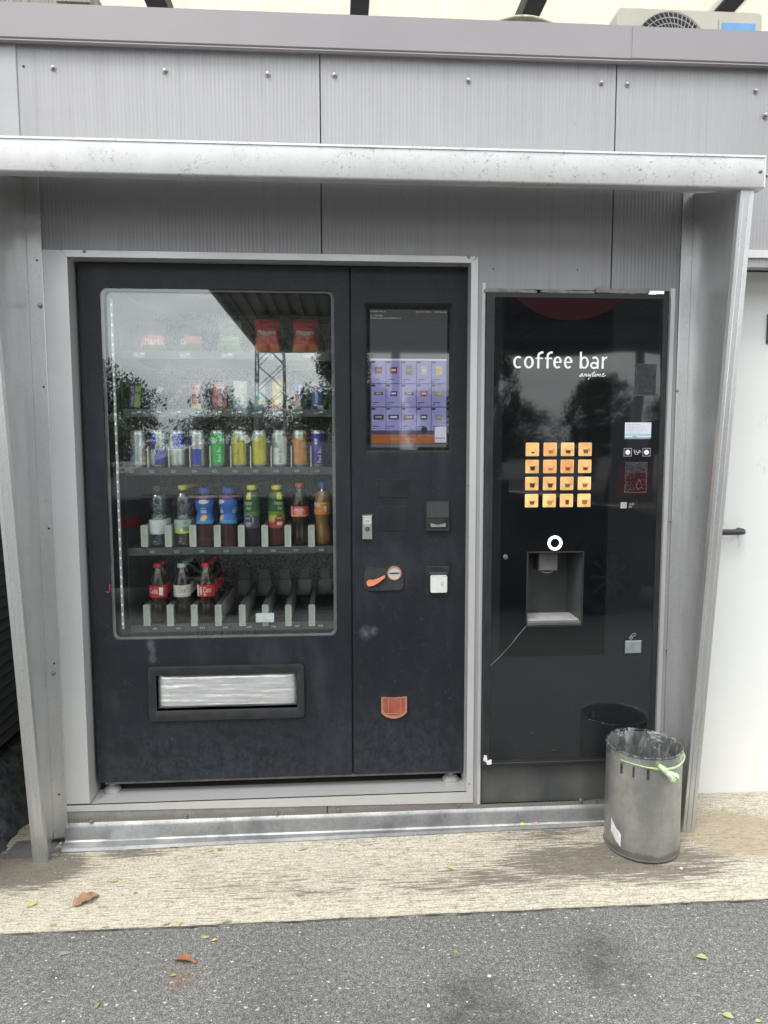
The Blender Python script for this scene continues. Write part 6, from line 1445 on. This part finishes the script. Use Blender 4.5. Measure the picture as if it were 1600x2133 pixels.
leaves = [(178, 1879, 'oak', .085, .055, .75, 'brown', 40, 'large curled brown oak leaf on the concrete near the left fin'),
 (68, 1887, 'oval', .030, .013, .3, 'yellow', 30, 'bright yellow leaf near the left end of the concrete'),
 (237, 1838, 'oval', .036, .015, .4, 'lime', -5, 'pale green leaf on the concrete above the large brown leaf'),
 (282, 1863, 'oval', .012, .010, .6, 'grey', 70, 'tiny dark shrivelled leaf right of the large brown leaf'),
 (366, 1768, 'strip', .026, .010, .3, 'rust', 4, 'small rust red leaf tucked against the base flashing'),
 (440, 1776, 'oval', .020, .010, .4, 'lime', 20, 'left of two small leaves lying together below the base flashing'),
 (458, 1774, 'oval', .020, .016, .7, 'green', 80, 'right of two small leaves lying together below the base flashing'),
 (633, 1775, 'strip', .034, .010, .4, 'lime', 20, 'narrow yellowish leaf on the concrete below the sill middle'),
 (626, 1867, 'oval', .032, .016, .2, 'grey', -8, 'flat grey brown leaf near the front of the concrete'),
 (940, 1816, 'oval', .026, .014, .8, 'yellow', -40, 'folded yellow leaf on the concrete below the coffee machine'),
 (1078, 1768, 'oval', .018, .010, .6, 'yellow', 80, 'small yellow leaf just below the leaves on the flashing'),
 (347, 1927, 'oval', .026, .010, .6, 'lime', 20, 'pale leaf at the concrete edge, left of two'),
 (376, 1925, 'oval', .016, .009, .5, 'yellow', 60, 'small yellow leaf at the concrete edge, right of two'),
 (222, 1936, 'strip', .020, .008, .3, 'lime', 5, 'greenish leaf lying on the asphalt just off the concrete'),
 (112, 1931, 'oval', .020, .010, .5, 'lime', -10, 'pale curled leaf at the concrete edge below the large brown leaf'),
 (428, 1953, 'oval', .024, .012, .2, 'lime', 0, 'oval pale green leaf flat on the asphalt near the edge'),
 (447, 1959, 'oval', .016, .009, .6, 'yellow', 20, 'tiny yellow leaf beside the oval pale green one'),
 (386, 2004, 'strip', .068, .022, 1.0, 'rust', -18, 'curled rust brown leaf on the asphalt'),
 (362, 2033, 'oval', .018, .010, .6, 'green', 10, 'small green leaf below the curled rust brown leaf'),
 (203, 2096, 'strip', .022, .009, .8, 'green', 70, 'small green leaf near the bottom left of the asphalt'),
 (949, 1984, 'oval', .022, .010, .4, 'green', 85, 'green leaf upright on the asphalt below the folded yellow one'),
 (1325, 1957, 'strip', .018, .005, .4, 'lime', 80, 'thin green blade on the asphalt below the bin'),
 (1463, 1996, 'oval', .032, .018, .7, 'lime', -20, 'crumpled yellow green leaf on the right of the asphalt'),
 (1517, 2118, 'oval', .028, .018, .6, 'lime', -30, 'pale green leaf at the bottom right corner'),
 (1580, 2128, 'oval', .018, .010, .6, 'lime', 10, 'pale leaf at the extreme bottom right of the asphalt'),
 (474, 1922, 'strip', .026, .012, .4, 'grey', 12, 'grey leaf scrap at the concrete edge below the screen'),
 (135, 1986, 'strip', .036, .012, .1, 'grey', 8, 'dark flat leaf on the asphalt at left')]
for k, (px, py, shp, ln, wd, cu_, col, rot, lab) in enumerate(leaves):
    x, y = G(px, py, .006 if py < 1930 else .001); z = gz(x, y) + .0008
    o = bpy.data.objects.new('leaf', leafmesh(shp, ln, wd, cu_, k).mesh('leaf', LC[col], smooth=True)); C.objects.link(o); o.location = (x, y, z); o.rotation_euler = (0, 0, R(rot))
    tag(o, lab, 'leaf', 'fallen leaves')
for px, py, ln, col, rot, lab in ((1088, 1716, .026, 'yellow', -10, 'yellow leaf lying on the base flashing'), (1117, 1717, .026, 'pink', 5, 'pinkish leaf on the base flashing beside the yellow one')):
    x, z = P(px, py, -.038); o = bpy.data.objects.new('leaf', leafmesh('oval', ln, .011, .5, px).mesh('leaf', LC[col], smooth=True)); C.objects.link(o); o.location = (x, -.040, gz(x, -.04) + .016); o.rotation_euler = (R(35), 0, R(rot)); tag(o, lab, 'leaf', 'fallen leaves')
PEB = pm('white_pebble', (.72, .70, .64), (.6, .58, .52), 60, rough=.8)
for k, (px, py, s_, lab) in enumerate(((127, 1757, .009, 'white pebble left of two by the left fin foot'), (148, 1757, .007, 'white pebble right of two by the left fin foot'), (1419, 1815, .010, 'white chip on the concrete right of the bin'), (1019, 2035, .009, 'white stone on the asphalt below the bin'), (893, 2097, .008, 'white stone near the bottom edge of the asphalt'), (135, 1757 + 0, .004, 'tiny white crumb between the two pebbles'))):
    x, y = G(px, py, .008 if py < 1930 else 0); m = MB().lathe([(.05, 0), (.8, .15), (1, .5), (.75, .85), (.05, 1)], seg=9)
    m.v = [((a + .2 * mnoise.noise(Vector((a * 2, b * 2, c_ * 2 + k)))) * s_ * .55, b * s_ * .45, c_ * s_ * .55) for a, b, c_ in m.v]
    o = bpy.data.objects.new('pebble', m.mesh('pebble', PEB, smooth=True)); C.objects.link(o); o.location = (x, y, gz(x, y)); o.rotation_euler[2] = k; tag(o, lab, 'pebble', 'small white stones')
GRV = MB(); rnd = random.Random(4)
for k in range(900):
    if k < 500: x, y = rnd.uniform(-1.6, 1.9), EDGE - abs(rnd.gauss(0, .9)) - .01
    else: x, y = rnd.uniform(-1.2, 1.7), rnd.uniform(EDGE + .01, -.06)
    s_ = rnd.uniform(.0010, .0026) * (1 if k < 500 else .7); z = gz(x, y); a = rnd.uniform(0, 6)
    p = [(x + s_ * (1 + .4 * rnd.random()) * math.cos(a + q * 1.57), y + s_ * math.sin(a + q * 1.57), z) for q in range(4)] + [(x + s_ * .2, y, z + s_ * .8)]
    GRV.add(p, [(0, 1, 4), (1, 2, 4), (2, 3, 4), (3, 0, 4)], rnd.choice((0, 0, 1, 2)))
o = obj('loose_grit', GRV, [PEB, pm('grey_grit', (.22, .21, .2), (.3, .29, .27), 60, rough=.9), pm('dark_grit', (.05, .048, .045), (.08, .075, .07), 60, rough=.9)]); tag(o, 'fine loose grit scattered on asphalt and concrete', 'grit', kind='stuff')

# ------------------------------------------------------------------ the forecourt behind the viewer, mirrored in glass and acrylic
CANM = pm('grey_ribbed_soffit', (.34, .34, .33), (.29, .29, .28), 2, rough=.5); CANW = pm('white_fascia_sheet', (.70, .70, .68), (.62, .62, .6), 3, rough=.45)
cn = thing('fuel_canopy', 'grey ribbed forecourt canopy mirrored at the top of the glass', 'canopy', (6, -13, 0))
cx0_, cx1_, cy0_, cy1_, cz_ = -2.45, 12.0, -21.6, -9.0, 4.65
m = MB(); xs = []; x = cx0_
while x < cx1_:
    xs += [(x, 0), (x + .16, 0), (x + .19, .05), (x + .27, .05)]; x += .30
v = []
for x, d in xs: v += [(x, cy0_, cz_ + d), (x, cy1_, cz_ + d)]
m.add(v, [(2 * i, 2 * i + 1, 2 * i + 3, 2 * i + 2) for i in range(len(xs) - 1)])
obj('ribbed_soffit', m, CANM, cn)
obj('canopy_top', MB().box(cx0_, xs[-1][0], cy0_, cy1_, cz_ + .10, cz_ + .30), CANM, cn)
xe = xs[-1][0]
for a in ((cx0_ - .06, cx0_, cy0_ - .06, cy1_ + .06), (xe, xe + .06, cy0_ - .06, cy1_ + .06), (cx0_, xe, cy0_ - .06, cy0_), (cx0_, xe, cy1_, cy1_ + .06)): obj('canopy_edge', MB().box(*a, cz_ - .12, cz_ + .36), CANW, cn)
for xx, yy in ((1.9, -20.2), (9.5, -20.2), (9.5, -10.4)): obj('column', MB().box(xx - .13, xx + .13, yy - .13, yy + .13, 0, cz_ - .01), CANW, cn)
for yy in (-19.9, -15.5, -10.4): obj('cross_beam', MB().box(cx0_ + .6, xe, yy - .1, yy + .1, cz_ - .22, cz_ - .004), CANM, cn)
# trees
BARK = pm('grey_bark', (.10, .08, .06), (.16, .13, .10), 12, (1, 1, .3), rough=.9)
LEAFS = [pm('dark_foliage', (.045, .070, .026), (.075, .105, .038), 3, rough=.6), pm('mid_foliage', (.045, .075, .022), (.085, .12, .035), 3, rough=.6), pm('hazed_foliage', (.085, .105, .07), (.12, .135, .09), 1, rough=.8)]  # the last, for the distant trees, is paled to paint in aerial haze
def tree(name, label, x, y, h, rx, z0, n, seed, leaf=.16, mat=0, cone=0.0):
    rnd = random.Random(seed); t = thing(name, label, 'tree', (x, y, 0), 'trees beyond the forecourt')
    tm = MB().tube([(x, y, 0), (x + .1, y, h * .3), (x - .05, y + .1, h * .6), (x, y, h * .85)], [.06 * h ** .6, .05 * h ** .6, .03 * h ** .6, .01], 8)
    for k in range(6):
        a = rnd.uniform(0, 6.28); b = h * rnd.uniform(.3, .6); tm.tube([(x, y, b), (x + rx * .4 * math.cos(a), y + rx * .4 * math.sin(a), b + h * .12), (x + rx * .75 * math.cos(a), y + rx * .75 * math.sin(a), b + h * .2)], [.05, .035, .01], 5)
    obj('trunk', tm, BARK, t, True)
    cl = []
    for k in range(70):
        a, b = rnd.uniform(0, 6.28), rnd.random(); zz = z0 + (h - z0) * b
        env = (math.sin(math.pi * min(1, .12 + .88 * b)) ** .55) * (1 - cone * b)
        r_ = rx * env * rnd.uniform(.15, .95); cl.append((x + r_ * math.cos(a), y + r_ * math.sin(a), zz, rx * rnd.uniform(.16, .36)))
    m = MB(); V = []; F = []
    for k in range(n):
        c = rnd.choice(cl); d = Vector((rnd.gauss(0, 1), rnd.gauss(0, 1), rnd.gauss(0, .8))).normalized() * c[3] * rnd.random() ** .35
        p = Vector(c[:3]) + d; nrm = Vector((rnd.gauss(0, 1), rnd.gauss(0, 1), rnd.gauss(.6, 1))).normalized(); u = nrm.orthogonal().normalized() * leaf * rnd.uniform(.6, 1.3); w_ = nrm.cross(u) * .55
        b = len(V); V += [p - u * .5, p + w_ * .5, p + u * .5, p - w_ * .5]; F.append((b, b + 1, b + 2, b + 3))
    m.add(V, F); obj('crown', m, LEAFS[mat], t)
tree('broad_tree', 'broad dark tree mirrored at the left edge of the glass', -10.6, -27, 5.6, 2.3, .3, 36000, 1, .12)
tree('conifer_tree', 'dark cone shaped tree mirrored in the touch screen', 0.2, -26, 5.9, 2.5, .2, 36000, 2, .12, 0, .55)
tree('columnar_tree', 'tall dense tree mirrored left on the coffee machine', 6.2, -25.5, 5.5, 1.5, .2, 16000, 3, .14)
tree('round_tree', 'small round tree mirrored below the script lettering', 10.5, -26, 4.2, 1.3, 1.6, 3500, 4, .15)
for k in range(16):
    xx = -46 + k * 6.3; tree('hedge_tree', '%s distant tree from the left in the mirrored tree line' % ['first', 'second', 'third', 'fourth', 'fifth', 'sixth', 'seventh', 'eighth', 'ninth', 'tenth', 'eleventh', 'twelfth', 'thirteenth', 'fourteenth', 'fifteenth', 'sixteenth'][k], xx, -78 + 6 * math.sin(k * 2.1), 6.8 + 1.6 * math.sin(k * 1.7), 4.6, 0.0, 7000, 20 + k, .32, 2)
# pylon with wires
py = thing('power_pylon', 'lattice power pylon mirrored in the glass of the snack machine', 'pylon', (-5.6, -60, 0)); ST = pm('grey_lattice_steel', (.16, .165, .17), (.2, .2, .2), 3, rough=.5); m = MB(); hp = 34
def leg(sx_, sy_, z): w_ = 1.35 - .9 * z / hp; return (-5.6 + sx_ * w_, -60 + sy_ * w_, z)
for a in (-1, 1):
    for b in (-1, 1): m.tube([leg(a, b, 0), leg(a, b, hp)], .06, 4)
for k in range(16):
    z0, z1 = hp * k / 16, hp * (k + 1) / 16
    for p, q in (((-1, -1), (1, -1)), ((1, -1), (1, 1)), ((1, 1), (-1, 1)), ((-1, 1), (-1, -1))):
        m.tube([leg(*p, z0), leg(*q, z1)], .035, 4); m.tube([leg(*q, z0), leg(*p, z1)], .035, 4)
obj('lattice', m, ST, py)
m = MB()
for z in (20, 25, 30): m.tube([(-11, -60, z), (-.2, -60, z)], .10, 4)
obj('cross_arm', m, ST, py)
for k, (z, o_) in enumerate(((20.0, -5.4), (25.0, -5.2), (30, -5.0))):
    for s_ in (-.18, .18):
        pts = [(-5.6 + o_ - u * 70, -60 + s_ + u * 6, z - 9 * u * (1 - u * .35) - .8 * s_) for u in [q / 14 for q in range(15)]]
        single('power_line', MB().tube(pts, .028, 4), DARK, '%s %s wire of the power line mirrored in the glass' % (('lower', 'middle', 'upper')[k], 'near' if s_ > 0 else 'far'), 'cable', (-5.6, -60, 20), 'overhead wires')
# parked car behind the viewer
car = thing('parked_car', 'dark parked car mirrored in the lower glass and acrylic', 'car', (.9, -4.2, 0))
PAINT = pm('black_car_paint', (.010, .012, .016), (.014, .016, .02), 3, rough=.12, r2=.16, coat=.6); CG = pm('car_window_glass', (.015, .018, .02), (.02, .022, .024), 3, rough=.03, spec=.8); RIMD = pm('dark_alloy_rim', (.035, .035, .038), (.05, .05, .052), 9, rough=.4, metal=.3); TY = pm('tyre_rubber', (.02, .02, .02), (.03, .03, .03), 20, rough=.8)
side = [(-1.95, .22), (-2.02, .45), (-1.98, .72), (-1.55, .88), (-.85, .98), (-.25, .99), (2.0, .98), (2.06, .8), (2.08, .4), (2.0, .22)]
side = [(.45 - a * 1.3, b) for a, b in side][::-1]
body = MB(); yf_, yb_ = -3.35, -5.05
v = []; n = len(side)
for yy, sc_ in ((yf_ - .10, .97), (yf_, 1.0), (yb_, 1.0), (yb_ + .10, .97)):
    pass
for yy, ins in ((yf_, .05), (yf_ - .07, 0), (yb_ + .07, 0), (yb_, .05)):
    for a, b in side: v.append((  .45 + (a - .45) * (1 - ins * .4), yy, .6 + (b - .6) * (1 - ins)))
body.add(v, [tuple(range(n))] + [tuple(range(4 * n - 1, 3 * n - 1, -1))] + [(r_ * n + i, (r_ + 1) * n + i, (r_ + 1) * n + (i + 1) % n, r_ * n + (i + 1) % n) for r_ in range(3) for i in range(n)])
obj('car_body', body, PAINT, car, 35)
gh = [(-.80, .97), (-.15, 1.36), (.25, 1.44), (1.25, 1.42), (1.78, 1.15), (1.95, .97)]; gh = [(.45 - a * 1.3, b) for a, b in gh][::-1]; n = len(gh)
m = MB(); v = [(a, yf_ - .06 - .22 * (b - .97) / .47, b) for a, b in gh] + [(a, yb_ + .06 + .22 * (b - .97) / .47, b) for a, b in gh]
m.add(v, [tuple(range(n)), tuple(range(2 * n - 1, n - 1, -1))] + [(i, n + i, n + (i + 1) % n, (i + 1) % n) for i in range(n)]); obj('car_roof', m, PAINT, car)
for a in ([(-.55, 1.0), (-.10, 1.32), (.42, 1.36), (.42, 1.0)], [(.50, 1.0), (.50, 1.36), (1.18, 1.34), (1.55, 1.12), (1.60, 1.0)]):
    m = MB(); m.add([(.45 - 1.3 * x, yf_ - .055 - .22 * (z - .97) / .47 + .004, z) for x, z in a], [tuple(range(len(a)))]); obj('side_window', m, CG, car)
m = MB(); m.add([(.45 - 1.3 * x, y, z) for x, y, z in ((-.78, yf_ - .12, 1.0), (-.78, yb_ + .12, 1.0), (-.19, yb_ + .28, 1.345), (-.19, yf_ - .28, 1.345))], [(0, 1, 2, 3)]); m.v = [(x + .014, y, z + .01) for x, y, z in m.v]; obj('windscreen', m, CG, car)
obj('chrome_line', MB().tube([(-1.2, yf_ + .006, .985), (1.3, yf_ + .006, 1.0)], .010, 5), CHROME, car)
obj('wing_mirror', MB().box(1.15, 1.40, yf_ + .02, yf_ + .20, .97, 1.12, bev=.03), PAINT, car)
for xx in (-1.05, 2.25):
    for yy, sg in ((yf_, 1), (yb_, -1)):
        wpos = (xx, yy - .02 * sg, .32)
        wl = obj('wheel', MB().lathe([(.20, -.10), (.315, -.10), (.325, -.06), (.325, .06), (.315, .10), (.20, .10)], wpos, 30, axis='y', cap=False), TY, car, 40)
        m = MB()
        for k in range(10):
            a = 2 * math.pi * k / 10; m.tube([(xx + .03 * math.cos(a), yy + .07 * sg, .32 + .03 * math.sin(a)), (xx + .20 * math.cos(a), yy + .085 * sg, .32 + .20 * math.sin(a))], .016, 5)
        m.ring(xx, yy + .06 * sg, .32, .195, .215, 30, 0, .03); obj('rim', m, RIMD, wl)
obj('tail_light', MB().box(-1.80, -1.62, yf_ - .05, yf_ + .012, .74, .83), cm(.12, .005, .005, .15), car)
# fuel pump with red front, mirrored right on the coffee machine
fp = thing('fuel_pump', 'red fronted fuel pump mirrored on the coffee machine', 'fuel pump', (6.6, -13.2, 0))
obj('pump_body', MB().box(6.1, 7.1, -13.4, -13.0, 0.1, 1.9, bev=.04), cm(.05, .05, .055, .4), fp); obj('pump_panel', MB().box(6.14, 7.06, -12.998, -12.985, .25, .95), cm(.35, .02, .03, .35), fp); obj('pump_screen', MB().box(6.3, 6.9, -12.998, -12.985, 1.25, 1.6), cm(.3, .32, .33, .2), fp); obj('pump_island', MB().box(5.3, 7.9, -13.9, -12.6, .0, .099), CONC, fp)
